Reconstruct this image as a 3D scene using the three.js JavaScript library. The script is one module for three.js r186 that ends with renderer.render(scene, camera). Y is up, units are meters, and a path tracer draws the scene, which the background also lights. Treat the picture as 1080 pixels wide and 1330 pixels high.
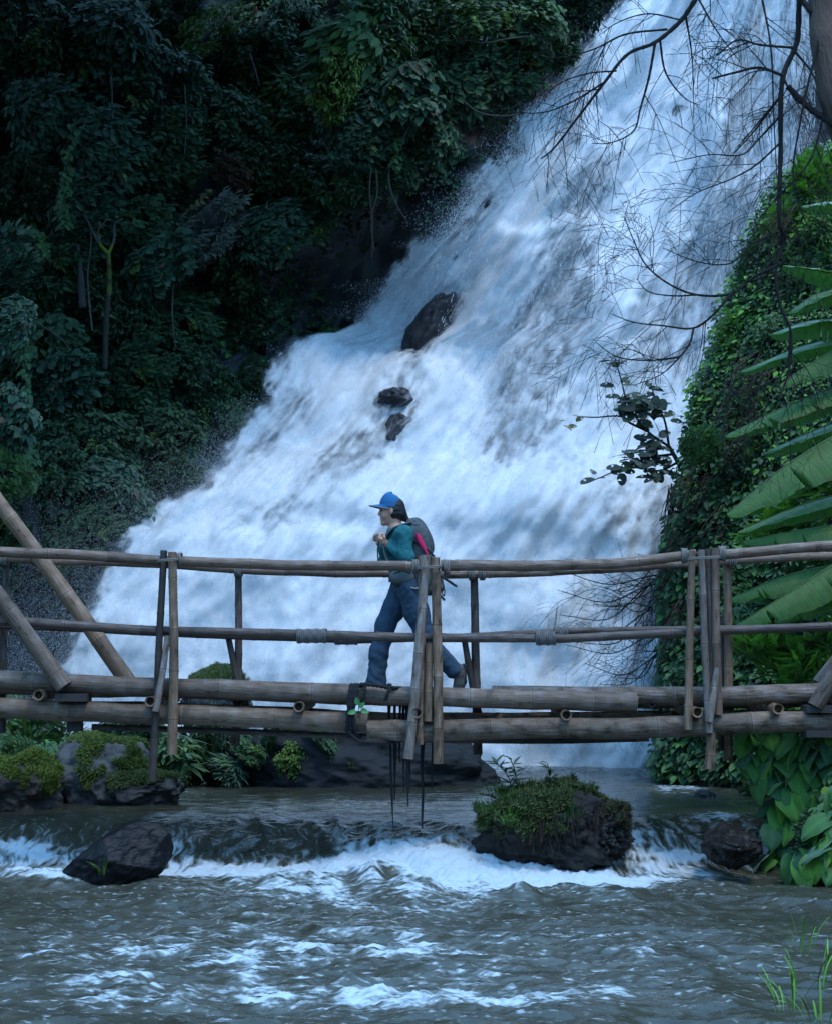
import * as THREE from 'three';
import { mergeGeometries } from 'three/addons/utils/BufferGeometryUtils.js';

// ------------------------------------------------------------------ camera, sky, sun, exposure
const PW = 1080, PH = 1330, FOCAL = 2400, HORIZON = 880, EYE = new THREE.Vector3(0, 1.22, 15);
const PITCH = Math.atan((HORIZON - PH / 2) / FOCAL);
const scene = new THREE.Scene();
const camera = new THREE.PerspectiveCamera(2 * Math.atan(PH / 2 / FOCAL) * 180 / Math.PI, PW / PH, 0.1, 600);
camera.position.copy(EYE);
camera.rotation.x = PITCH;

const renderer = new THREE.WebGLRenderer({ antialias: true });
renderer.toneMapping = THREE.LinearToneMapping;
renderer.toneMappingExposure = 2.6;
renderer.shadowMap.enabled = true;

// high thin cloud over a gorge in open shade: an even bluish overcast sky
{
  const w = 256, h = 128, d = new Float32Array(w * h * 4);
  for (let j = 0; j < h; j++) for (let i = 0; i < w; i++) {
    const up = Math.sin(((j + 0.5) / h - 0.5) * Math.PI), k = (j * w + i) * 4;
    const b = up > 0 ? (1 + 2 * up) / 3 : 0.12;                       // the standard overcast sky: the zenith three times the horizon
    d[k] = 0.27 * b; d[k + 1] = 0.62 * b; d[k + 2] = 1.14 * b; d[k + 3] = 1;
  }
  const t = new THREE.DataTexture(d, w, h, THREE.RGBAFormat, THREE.FloatType);
  t.mapping = THREE.EquirectangularReflectionMapping; t.magFilter = THREE.LinearFilter; t.needsUpdate = true;
  scene.background = t; scene.environment = t;
}
const sun = new THREE.DirectionalLight(0xfff6ea, 0.5);
sun.position.set(9, 36, 6); sun.target.position.set(0, 3, -6);
sun.castShadow = true; sun.shadow.radius = 26;
Object.assign(sun.shadow.camera, { left: -20, right: 20, top: 20, bottom: -20, near: 1, far: 90 });
sun.shadow.mapSize.set(2048, 2048);
scene.add(sun, sun.target);

// ------------------------------------------------------------------ photo pixels to places
const V = (x, y, z) => new THREE.Vector3(x, y, z);
const cp = Math.cos(PITCH), sp = Math.sin(PITCH), CX = PW / 2, CY = PH / 2;
function ray(X, Y) { const a = (X - CX) / FOCAL, b = -(Y - CY) / FOCAL; return V(a, b * cp + sp, b * sp - cp); }
function atZ(X, Y, z) { const r = ray(X, Y); return r.multiplyScalar((z - EYE.z) / r.z).add(EYE); }       // on the upright plane at z
function atY(X, Y, y) { const r = ray(X, Y); return r.multiplyScalar((y - EYE.y) / r.y).add(EYE); }       // on the level plane at y
function toPhoto(x, y, z) {
  const dy = y - EYE.y, dz = z - EYE.z, v = dy * cp + dz * sp, w = dz * cp - dy * sp;
  return [CX + FOCAL * x / -w, CY - FOCAL * v / -w];
}
const mPerPx = (z) => (EYE.z - z) / FOCAL;

// ------------------------------------------------------------------ chance and noise
function rng(seed) { let s = (seed * 2654435761) >>> 0; return () => { s = (s + 0x6D2B79F5) | 0; let t = Math.imul(s ^ s >>> 15, 1 | s); t = t + Math.imul(t ^ t >>> 7, 61 | t) ^ t; return ((t ^ t >>> 14) >>> 0) / 4294967296; }; }
const PM = new Uint8Array(512), GX = new Float32Array(256), GY = new Float32Array(256), GX3 = new Float32Array(256), GY3 = new Float32Array(256), GZ3 = new Float32Array(256);
{
  const r = rng(77), p = [...Array(256).keys()];
  for (let i = 255; i > 0; i--) { const j = Math.floor(r() * (i + 1));[p[i], p[j]] = [p[j], p[i]]; }
  for (let i = 0; i < 512; i++) PM[i] = p[i & 255];
  for (let i = 0; i < 256; i++) { const a = r() * 6.2832, z = r() * 2 - 1, q = Math.sqrt(1 - z * z), b = r() * 6.2832; GX[i] = Math.cos(a); GY[i] = Math.sin(a); GX3[i] = q * Math.cos(b); GY3[i] = q * Math.sin(b); GZ3[i] = z; }
}
function n2(x, y) {                                                  // about -0.7 .. 0.7
  const fx = Math.floor(x), fy = Math.floor(y), X = fx & 255, Y = fy & 255; x -= fx; y -= fy;
  const u = x * x * x * (x * (x * 6 - 15) + 10), v = y * y * y * (y * (y * 6 - 15) + 10);
  const a = PM[PM[X] + Y], b = PM[PM[X + 1] + Y], c = PM[PM[X] + Y + 1], d = PM[PM[X + 1] + Y + 1];
  const p = GX[a] * x + GY[a] * y, q = GX[b] * (x - 1) + GY[b] * y, r = GX[c] * x + GY[c] * (y - 1), s = GX[d] * (x - 1) + GY[d] * (y - 1);
  const m = p + (q - p) * u, n = r + (s - r) * u; return m + (n - m) * v;
}
function n3(x, y, z) {
  const fx = Math.floor(x), fy = Math.floor(y), fz = Math.floor(z), X = fx & 255, Y = fy & 255, Z = fz & 255; x -= fx; y -= fy; z -= fz;
  const u = x * x * (3 - 2 * x), v = y * y * (3 - 2 * y), w = z * z * (3 - 2 * z);
  const g = (i, j, k) => { const h = PM[PM[PM[X + i] + Y + j] + Z + k]; return GX3[h] * (x - i) + GY3[h] * (y - j) + GZ3[h] * (z - k); };
  const a = g(0, 0, 0), b = g(1, 0, 0), c = g(0, 1, 0), d = g(1, 1, 0), e = g(0, 0, 1), f = g(1, 0, 1), m = g(0, 1, 1), n = g(1, 1, 1);
  const p = a + (b - a) * u, q = c + (d - c) * u, r = e + (f - e) * u, s = m + (n - m) * u, t = p + (q - p) * v; return t + (r + (s - r) * v - t) * w;
}
function f2(x, y, o = 4, g = 0.5) { let s = 0, a = 1; for (let i = 0; i < o; i++) { s += a * n2(x, y); x = x * 2.03 + 17.3; y = y * 2.03 + 5.7; a *= g; } return s; }
function f3(x, y, z, o = 4, g = 0.5) { let s = 0, a = 1; for (let i = 0; i < o; i++) { s += a * n3(x, y, z); x = x * 2.03 + 17.3; y = y * 2.03 + 5.7; z = z * 2.03 + 9.1; a *= g; } return s; }
const clamp = (x, a = 0, b = 1) => x < a ? a : x > b ? b : x;
const sstep = (a, b, x) => { const t = clamp((x - a) / (b - a)); return t * t * (3 - 2 * t); };
const lerp = (a, b, t) => a + (b - a) * t;
function poly(table, x) {                                            // piecewise linear through [x, y] rows
  if (x <= table[0][0]) return table[0][1];
  for (let i = 1; i < table.length; i++) if (x <= table[i][0]) { const [a, b] = table[i - 1], [c, d] = table[i]; return b + (d - b) * (x - a) / (c - a); }
  return table[table.length - 1][1];
}

// ------------------------------------------------------------------ geometry helpers
class GB {                                                           // collects triangles, gives one geometry
  constructor() { this.p = []; this.c = []; this.u = []; this.i = []; }
  v(x, y, z, c = [1, 1, 1], u = 0, w = 0) { this.p.push(x, y, z); this.c.push(c[0], c[1], c[2]); this.u.push(u, w); return this.p.length / 3 - 1; }
  t(a, b, c) { this.i.push(a, b, c); }
  q(a, b, c, d) { this.i.push(a, b, c, a, c, d); }
  geo() {
    const g = new THREE.BufferGeometry();
    g.setAttribute('position', new THREE.Float32BufferAttribute(this.p, 3)); g.setAttribute('color', new THREE.Float32BufferAttribute(this.c, 3)); g.setAttribute('uv', new THREE.Float32BufferAttribute(this.u, 2));
    g.setIndex(this.i); g.computeVertexNormals(); return g;
  }
}
function frames(pts) {                                               // tangent and a twist-free normal along a path
  const out = []; let n = null;
  for (let i = 0; i < pts.length; i++) {
    const t = pts[Math.min(i + 1, pts.length - 1)].clone().sub(pts[Math.max(i - 1, 0)]).normalize();
    if (!n) n = Math.abs(t.y) > 0.9 ? V(1, 0, 0) : V(0, 1, 0);
    n = n.clone().addScaledVector(t, -n.dot(t)).normalize();
    out.push([t, n, t.clone().cross(n)]);
  }
  return out;
}
function tube(gb, pts, rad, seg = 6, col = [1, 1, 1], cap = true) {
  const fr = frames(pts), rows = []; let len = 0;
  for (let i = 0; i < pts.length; i++) {
    if (i) len += pts[i].distanceTo(pts[i - 1]);
    const r = typeof rad === 'function' ? rad(i / (pts.length - 1), i) : rad, c = typeof col === 'function' ? col(i / (pts.length - 1), i) : col, [, n, b] = fr[i], row = [];
    for (let k = 0; k <= seg; k++) { const a = k / seg * Math.PI * 2, x = Math.cos(a) * r, y = Math.sin(a) * r; row.push(gb.v(pts[i].x + n.x * x + b.x * y, pts[i].y + n.y * x + b.y * y, pts[i].z + n.z * x + b.z * y, c, k / seg, len)); }
    rows.push(row);
  }
  for (let i = 1; i < rows.length; i++) for (let k = 0; k < seg; k++) gb.q(rows[i - 1][k], rows[i - 1][k + 1], rows[i][k + 1], rows[i][k]);
  if (cap) for (const [row, p] of [[rows[0], pts[0]], [rows[rows.length - 1], pts[pts.length - 1]]]) { const c = typeof col === 'function' ? col(0, 0) : col, m = gb.v(p.x, p.y, p.z, c, 0.5, 0.5); for (let k = 0; k < seg; k++) row === rows[0] ? gb.t(m, row[k + 1], row[k]) : gb.t(m, row[k], row[k + 1]); }
}
const spline = (pts, n) => new THREE.CatmullRomCurve3(pts, false, 'centripetal').getPoints(n);

const used = {};
function numbered(name) { const n = used[name] = (used[name] ?? -1) + 1; return n ? `${name}_${String(n).padStart(3, '0')}` : name; }
function note(o, label, category, group, kind) { if (label) o.userData.label = label; if (category) o.userData.category = category; if (group) o.userData.group = group; if (kind) o.userData.kind = kind; return o; }
function shade(o) { o.traverse((m) => { if (m.isMesh) { m.castShadow = true; m.receiveShadow = true; } }); return o; }
function thing(name, label, category, pos, group) { const g = new THREE.Group(); g.name = numbered(name); if (pos) g.position.copy(pos); scene.add(g); return note(g, label, category, group); }
function part(parent, name, geo, mat) {                              // geometry given in world places is moved to its parent's own axes
  const m = new THREE.Mesh(geo, mat); m.name = name; m.castShadow = m.receiveShadow = true;
  let p = parent, o = V(0, 0, 0); while (p && p !== scene) { o.add(p.position); p = p.parent; }
  m.position.copy(o).negate(); parent.add(m); return m;
}
function solo(name, geo, mat, label, category, group, kind) { const m = new THREE.Mesh(geo, mat); m.name = numbered(name); m.castShadow = m.receiveShadow = true; scene.add(m); return note(m, label, category, group, kind); }

function dataTex(w, h, fn, srgb = true, rep = true) {                // fn(i, j) -> [r, g, b, a] of 0..255
  const d = new Uint8Array(w * h * 4);
  for (let j = 0; j < h; j++) for (let i = 0; i < w; i++) { const c = fn(i, j), k = (j * w + i) * 4; d[k] = c[0]; d[k + 1] = c[1]; d[k + 2] = c[2]; d[k + 3] = c[3] ?? 255; }
  const t = new THREE.DataTexture(d, w, h); if (srgb) t.colorSpace = THREE.SRGBColorSpace;
  t.magFilter = THREE.LinearFilter; t.minFilter = THREE.LinearMipmapLinearFilter; t.generateMipmaps = true;
  t.wrapS = t.wrapT = rep ? THREE.RepeatWrapping : THREE.ClampToEdgeWrapping; t.needsUpdate = true; return t;
}
// smooth-joined solids meshed by surface nets (people, bags)
function nets(sdf, lo, hi, h) {
  const nx = Math.ceil((hi.x - lo.x) / h) + 1, ny = Math.ceil((hi.y - lo.y) / h) + 1, nz = Math.ceil((hi.z - lo.z) / h) + 1, f = new Float32Array(nx * ny * nz), id = new Int32Array(nx * ny * nz).fill(-1);
  const at = (i, j, k) => i + nx * (j + ny * k);
  for (let k = 0; k < nz; k++) for (let j = 0; j < ny; j++) for (let i = 0; i < nx; i++) f[at(i, j, k)] = sdf(lo.x + i * h, lo.y + j * h, lo.z + k * h);
  const pos = [], idx = [], nor = [];
  for (let k = 0; k < nz - 1; k++) for (let j = 0; j < ny - 1; j++) for (let i = 0; i < nx - 1; i++) {
    let m = 0, sx = 0, sy = 0, sz = 0, n = 0; const c = [];
    for (let q = 0; q < 8; q++) { const v = f[at(i + (q & 1), j + (q >> 1 & 1), k + (q >> 2))]; c.push(v); if (v < 0) m |= 1 << q; }
    if (m === 0 || m === 255) continue;
    for (let a = 0; a < 8; a++) for (const b of [1, 2, 4]) { const e = a | b; if (e === a) continue; if ((c[a] < 0) === (c[e] < 0)) continue; const t = c[a] / (c[a] - c[e]); n++; sx += (a & 1) + (b === 1 ? t : 0); sy += (a >> 1 & 1) + (b === 2 ? t : 0); sz += (a >> 2) + (b === 4 ? t : 0); }
    id[at(i, j, k)] = pos.length / 3; const x = lo.x + (i + sx / n) * h, y = lo.y + (j + sy / n) * h, z = lo.z + (k + sz / n) * h, e = h * 0.5; pos.push(x, y, z);
    const g = V(sdf(x + e, y, z) - sdf(x - e, y, z), sdf(x, y + e, z) - sdf(x, y - e, z), sdf(x, y, z + e) - sdf(x, y, z - e)).normalize(); nor.push(g.x, g.y, g.z);
  }
  const face = (a, b, c, d, flip) => { if (a < 0 || b < 0 || c < 0 || d < 0) return; flip ? idx.push(a, c, b, a, d, c) : idx.push(a, b, c, a, c, d); };
  for (let k = 1; k < nz - 1; k++) for (let j = 1; j < ny - 1; j++) for (let i = 1; i < nx - 1; i++) {
    const o = f[at(i, j, k)] < 0;
    if (o !== f[at(i + 1, j, k)] < 0) face(id[at(i, j - 1, k - 1)], id[at(i, j, k - 1)], id[at(i, j, k)], id[at(i, j - 1, k)], !o);
    if (o !== f[at(i, j + 1, k)] < 0) face(id[at(i - 1, j, k - 1)], id[at(i - 1, j, k)], id[at(i, j, k)], id[at(i, j, k - 1)], !o);
    if (o !== f[at(i, j, k + 1)] < 0) face(id[at(i - 1, j - 1, k)], id[at(i, j - 1, k)], id[at(i, j, k)], id[at(i - 1, j, k)], !o);
  }
  const g = new THREE.BufferGeometry(); g.setAttribute('position', new THREE.Float32BufferAttribute(pos, 3)); g.setAttribute('normal', new THREE.Float32BufferAttribute(nor, 3)); g.setAttribute('uv', new THREE.Float32BufferAttribute(new Float32Array(pos.length / 3 * 2), 2)); g.setIndex(idx); return g;
}
const smin = (a, b, k) => { const h = Math.max(k - Math.abs(a - b), 0) / k; return Math.min(a, b) - h * h * k * 0.25; };
function bone(a, b, ra, rb) { const ax = a.x, ay = a.y, az = a.z, bx = b.x - ax, by = b.y - ay, bz = b.z - az, l = bx * bx + by * by + bz * bz || 1e-9; return (x, y, z) => { const px = x - ax, py = y - ay, pz = z - az, t = clamp((px * bx + py * by + pz * bz) / l), dx = px - bx * t, dy = py - by * t, dz = pz - bz * t; return Math.sqrt(dx * dx + dy * dy + dz * dz) - (ra + (rb - ra) * t); }; }
function ball(c, rx, ry, rz, tilt = 0) { const ct = Math.cos(tilt), st = Math.sin(tilt), m = Math.min(rx, ry, rz); return (x, y, z) => { const px = x - c.x, py = y - c.y, qx = (px * ct + py * st) / rx, qy = (-px * st + py * ct) / ry, qz = (z - c.z) / rz; return (Math.sqrt(qx * qx + qy * qy + qz * qz) - 1) * m; }; }
function blend(list, k) { return (x, y, z) => { let d = list[0](x, y, z); for (let i = 1; i < list.length; i++) d = smin(d, list[i](x, y, z), k); return d; }; }

// ------------------------------------------------------------------ the gorge: ground, cliff, banks
const lin = (r, g, b) => [r, g, b];
function gridMesh(nu, nv, fn, keep) {                                // fn(i, j) -> [x, y, z, colour, u, v]
  const gb = new GB(), id = new Int32Array((nu + 1) * (nv + 1)).fill(-1);
  for (let j = 0; j <= nv; j++) for (let i = 0; i <= nu; i++) { if (keep && !keep(i, j)) continue; const a = fn(i, j); id[j * (nu + 1) + i] = gb.v(a[0], a[1], a[2], a[3], a[4], a[5]); }
  for (let j = 0; j < nv; j++) for (let i = 0; i < nu; i++) { const a = id[j * (nu + 1) + i], b = id[j * (nu + 1) + i + 1], c = id[(j + 1) * (nu + 1) + i + 1], d = id[(j + 1) * (nu + 1) + i]; if (a >= 0 && b >= 0 && c >= 0 && d >= 0) gb.q(a, b, c, d); }
  return gb.geo();
}
const tRockBump = dataTex(512, 512, (i, j) => { const x = i / 512 * 8, y = j / 512 * 8, w = (a, b) => f2(a, b, 5, 0.55); const u = i / 512, v = 1; const n = lerp(w(x, y), w(x - 8, y), u * v); const s = clamp(128 + 150 * n, 0, 255); return [s, s, s]; }, false);
const mRock = new THREE.MeshStandardMaterial({ name: 'wet rock', color: 0xffffff, vertexColors: true, roughness: 0.5, bumpMap: tRockBump, bumpScale: 0.03 });
const mEarth = new THREE.MeshStandardMaterial({ name: 'wet earth', color: 0xffffff, vertexColors: true, roughness: 0.9, bumpMap: tRockBump, bumpScale: 0.03 });

{
  const g = new THREE.CircleGeometry(220, 48); g.rotateX(-Math.PI / 2); g.translate(0, -1.3, 0);
  solo('ground', g, new THREE.MeshStandardMaterial({ name: 'forest soil', color: new THREE.Color().setRGB(0.05, 0.045, 0.03), roughness: 1 }), 'dark forest floor around the gorge', 'ground', null, 'structure');
}

// the rock face that carries the falls; z as a function of place
function faceZ(x, y) {
  let z = -11.6 - 0.30 * y - 1.1 * sstep(3.5, 4.7, y + 0.1 * x);
  z += 0.45 * Math.max(0, -3 - x) + 0.45 * Math.max(0, x - 4.4);
  z -= 2.3 * Math.exp(-(((x + 1.1) / 1.9) ** 2) - ((y - 7.2) / 1.6) ** 2);
  return z;
}
function rockZ(x, y) {
  const a = f2(x * 0.55 + 3, y * 0.45, 5), b = Math.abs(n2(x * 1.3 + 9, y * 1.1)), c = Math.abs(n2(x * 3.1, y * 4.2 + 7));
  return faceZ(x, y) + 0.55 * a - 0.3 * b - 0.14 * c - 0.1;
}
{
  const nu = 330, nv = 230;
  const g = gridMesh(nu, nv, (i, j) => {
    const x = -18 + 36 * i / nu, y = -1.4 + 21.4 * j / nv, n = f2(x * 3.1, y * 3.1 + 40, 4, 0.65), c = [0.038 + 0.010 * n, 0.042 + 0.011 * n, 0.046 + 0.012 * n];  // one slate grey with a grain
    return [x, y, rockZ(x, y), c, x / 2, y / 2];
  });
  solo('cliff', g, mRock, 'dark wet rock wall of the gorge behind the falls', 'cliff', null, 'structure');
  const top = gridMesh(60, 12, (i, j) => { const x = -18 + 36 * i / 60, z0 = rockZ(x, 20), t = j / 12; return [x, 20 + 3 * t + 0.4 * n2(x, t * 4), z0 - 26 * t, [0.03, 0.04, 0.02], x, t * 10]; });
  solo('plateau', top, mEarth, 'forest ground on top of the cliff', 'ground', null, 'structure');
}

const XWR = [[-13, 4.6], [-9.4, 3.9], [-8, 3.75], [-5, 3.5], [-1.3, 3.02], [0, 2.85], [0.5, 3.0], [1.2, 3.5], [4, 3.8], [22, 4.5]];
const XWL = [[-13, -5.6], [-9, -3.6], [-7.5, -2.3], [-6.2, -2.05], [-4.6, -2.35], [-3.6, -2.7], [-3, -3.1], [-2.2, -3.8], [-1, -4.3], [4, -4.8], [22, -5.4]];
const RBACK = [[2.85, -0.9], [3.3, -0.3], [3.4, 1.5], [3.45, 2.7], [3.6, 3.4], [3.75, 4.2], [3.95, 5.0], [4.2, 5.8], [4.6, 6.9], [5.35, 7.8], [7, 9.2], [14, 13]];
function bankR(x, z) {
  const t = x - poly(XWR, z), n = f2(x * 1.1, z * 1.1, 4), front = -0.8 + 2.0 * sstep(-0.35, 1.3, t) + 3.5 * sstep(1.5, 6, t) + 0.12 * n;
  const back = poly(RBACK, x * 23.5 / (15 - z)) + 0.4 * n;
  return lerp(front, back, sstep(-5.2, -7.8, z));
}
function bankL(x, z) {
  const t = poly(XWL, z) - x, n = f2(x * 1.1 + 50, z * 1.1, 4);
  return -0.75 + 1.15 * sstep(-0.4, 1.1, t) + 2.5 * sstep(1.8, 6, t) + 3 * sstep(4, 10, t) + 0.1 * n;
}
for (const [h, s] of [[bankL, -1], [bankR, 1]]) {
  const nu = 150, nv = 240;
  const g = gridMesh(nu, nv, (i, j) => {
    const e = i / nu, x = s * (2.0 + 14 * e * e + 1.6 * e), z = -14 + 36 * (s > 0 ? j : nv - j) / nv, n = f2(x * 2, z * 2, 3), m = f2(x * 0.9 + 7, z * 0.9, 3);
    return [x, h(x, z), z, m > 0.05 ? [0.03 + 0.02 * n, 0.045 + 0.02 * n, 0.014] : [0.05 + 0.02 * n, 0.04 + 0.016 * n, 0.028], x, z];
  });
  solo('river_bank', g, mEarth, s < 0 ? 'low earth bank under the mossy boulders' : 'steep overgrown earth bank under the banana leaves', 'bank', null, 'structure');
}

// ------------------------------------------------------------------ the waterfall
const EDGE_L = [[-120, 890], [0, 806], [40, 775], [75, 742], [110, 728], [150, 668], [200, 656], [250, 612], [290, 575], [330, 535], [370, 500], [430, 455], [455, 395], [490, 368], [530, 345], [580, 300], [620, 268], [680, 215], [740, 168], [800, 140], [880, 120], [960, 112], [1040, 108]];
const EDGE_R = [[-120, 1075], [0, 1064], [150, 1058], [300, 1046], [420, 1030], [520, 1010], [620, 990], [700, 970], [800, 960], [900, 960], [1040, 965]];
// where the rock shows through thin water: x, y, half width, half height, lean, strength
const THIN = [
  [968, 60, 22, 75, -0.05, 0.55], [962, 165, 34, 75, -0.08, 0.95], [1015, 140, 22, 120, -0.08, 0.6], [935, 300, 40, 75, -0.15, 0.6], [900, 390, 70, 60, -0.2, 0.42], [960, 360, 40, 80, -0.1, 0.5], [880, 470, 60, 50, -0.2, 0.38],
  [765, 240, 34, 34, -0.5, 0.55], [735, 320, 34, 60, -0.35, 0.52], [722, 395, 46, 60, -0.3, 0.55], [700, 470, 52, 62, -0.25, 0.48], [682, 565, 50, 45, -0.2, 0.45], [650, 585, 30, 26, 0, 0.35],
  [628, 262, 26, 26, -0.6, 0.5], [596, 300, 22, 34, -0.6, 0.45], [560, 430, 26, 54, -0.6, 0.6], [520, 540, 26, 44, -0.4, 0.55], [468, 590, 44, 32, -0.5, 0.5], [440, 615, 40, 22, -0.5, 0.35], [372, 560, 18, 30, -0.6, 0.4], [345, 590, 18, 26, -0.6, 0.45], [395, 535, 26, 20, 0, 0.3],
  [790, 670, 46, 40, 0, 0.34], [740, 660, 24, 40, 0, 0.22], [840, 690, 30, 60, 0, 0.25], [330, 680, 60, 26, -0.7, 0.22], [250, 760, 50, 30, -0.6, 0.2], [395, 665, 46, 22, -0.6, 0.22], [800, 800, 60, 60, 0, 0.22], [870, 900, 34, 90, 0, 0.5], [420, 700, 60, 30, -0.5, 0.18], [850, 560, 50, 50, 0, 0.2],
];
function fallsAt(X, Y) {                                             // [cover 0..1, stream coordinate, distance inside the left edge]
  const l = poly(EDGE_L, Y), r = poly(EDGE_R, Y), s = (X - l) / (r - l);
  const rag = 34 * n2(X * 0.012, Y * 0.012 + 5) + 22 * n2(X * 0.035 + 9, Y * 0.035) + 10 * n2(X * 0.1, Y * 0.1);
  const dl = X - l + rag, dr = r - X + rag;
  const whole = sstep(-14, 34, dl) * sstep(-10, 60, dr); let c = whole;
  for (const [cx, cy, rx, ry, lean, k] of THIN) {
    const dy = Y - cy, dx = X - cx - lean * dy, q = (dx / rx) ** 2 + (dy / ry) ** 2;
    if (q < 5) c *= 1 - Math.min(0.8, k * 0.92) * Math.exp(-q * 0.75);
  }
  return [c, s, dl, whole];
}
const FX0 = -6.2, FX1 = 8.0, FY0 = -0.4, FY1 = 15.6;
const streamU = (s) => s * 560;
function waterZ(x, y, X, Y, s) {                                     // the outer skin of the falling water
  const u = streamU(s), low = sstep(560, 760, Y), burst = Math.exp(-(((X - 700) / 190) ** 2) - ((Y - 640) / 40) ** 2) + 0.8 * Math.exp(-(((X - 430) / 120) ** 2) - ((Y - 500) / 60) ** 2);
  const lip = (at_, w) => sstep(-w, w, Y - at_), wob = 26 * n2(X / 55, 6.1) + 10 * n2(X / 17, 2.2);   // shelves that break the fall
  const tiers = 0.55 * lip(616 + wob, 13) * sstep(540, 660, X) + 0.5 * lip(452 + wob + 0.25 * (X - 430), 12) * sstep(640, 560, X) + 0.4 * lip(592 + wob + 0.2 * (X - 350), 12) * sstep(560, 480, X) + 0.35 * lip(700 + wob, 12) * sstep(520, 420, X) + 0.3 * lip(300 + wob, 14) * sstep(600, 680, X) * sstep(860, 780, X);
  const cord = Math.exp(-(((s - 0.27 + 0.05 * n2(Y / 90, 3)) / 0.05) ** 2)) * (1 - low) + 0.8 * Math.exp(-(((s - 0.62 + 0.06 * n2(Y / 110, 8)) / 0.07) ** 2)) * (1 - low);
  return faceZ(x, y) + tiers + 0.24 + 0.5 * f2(u / 85, Y / 190, 3) + 0.36 * cord + 0.11 * f2(u / 22 + 3, Y / 60, 3, 0.55) + 0.12 * f2(u / 34 + 9, Y / 75 + 3, 3, 0.5) + low * (0.13 * f2(u / 70 + 5, Y / 190, 3, 0.5) + 0.35) + 0.6 * burst;
}
const mkWater = (map, bump) => new THREE.MeshStandardMaterial({ name: 'falling white water', map, transparent: true, roughness: 0.85, bumpMap: bump, bumpScale: 0.014 });
function fallsTextures() {                                           // colour and cover of the two sheets, and their relief
  const w = 1344, h = 1792, out = [0, 1, 2, 3].map(() => new Uint8Array(w * h * 4));
  for (let j = 0; j < h; j++) for (let i = 0; i < w; i++) {
    const x = FX0 + (FX1 - FX0) * (i + 0.5) / w, y = FY0 + (FY1 - FY0) * (j + 0.5) / h, [X, Y] = toPhoto(x, y, faceZ(x, y)), k = (j * w + i) * 4;
    if (X < poly(EDGE_L, Y) - 90 || X > poly(EDGE_R, Y) + 60) continue;
    const [c, s, , whole] = fallsAt(X, Y), u = streamU(s), lo = sstep(480, 700, Y), wx = 0.3 * n2(X / 40, Y / 40 + 11);
    for (let layer = 0; layer < 2; layer++) {
      const n1 = f2(u / 26 + layer * 37, Y / 80 + wx, 3, 0.55), m1 = f2(u / 8 + 3 + layer * 11, Y / 19 + wx, 3, 0.55), m2 = f2(X / 17 + layer * 5 + 2 * wx, Y / 15 + 90, 4, 0.58), fine = lerp(m1, m2 * 0.75 + m1 * 0.35, 0.45 + lo * 0.25);
      let a;
      if (layer === 0) a = sstep(0.05, 1.0, c * 1.25 - 0.16 + (0.55 * n1 + 0.75 * fine) * (1.3 - c)) * sstep(0.03, 0.3, c);
      else a = 0.6 * sstep(0.0, 1.0, c * 0.8 - 0.15 + 0.7 * n1 + 0.7 * fine) * sstep(0.06, 0.4, c);
      if (layer === 0) a = Math.max(a, whole * (0.3 + 0.25 * clamp(0.5 + 1.4 * fine)));  // even the thin water is laced with air
      const tint = clamp(0.55 + 0.6 * fine + 0.5 * n1), A = out[layer * 2], B = out[layer * 2 + 1];
      A[k] = 228 + 18 * tint; A[k + 1] = 236 + 12 * tint; A[k + 2] = 241 + 9 * tint; A[k + 3] = 255 * a;
      B[k] = B[k + 1] = B[k + 2] = clamp(128 + 110 * n1 + 90 * fine, 0, 255); B[k + 3] = 255;
    }
  }
  return out.map((d, n) => { const t = new THREE.DataTexture(d, w, h); if (n % 2 === 0) t.colorSpace = THREE.SRGBColorSpace; t.magFilter = THREE.LinearFilter; t.minFilter = THREE.LinearMipmapLinearFilter; t.generateMipmaps = true; t.needsUpdate = true; return t; });
}
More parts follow.
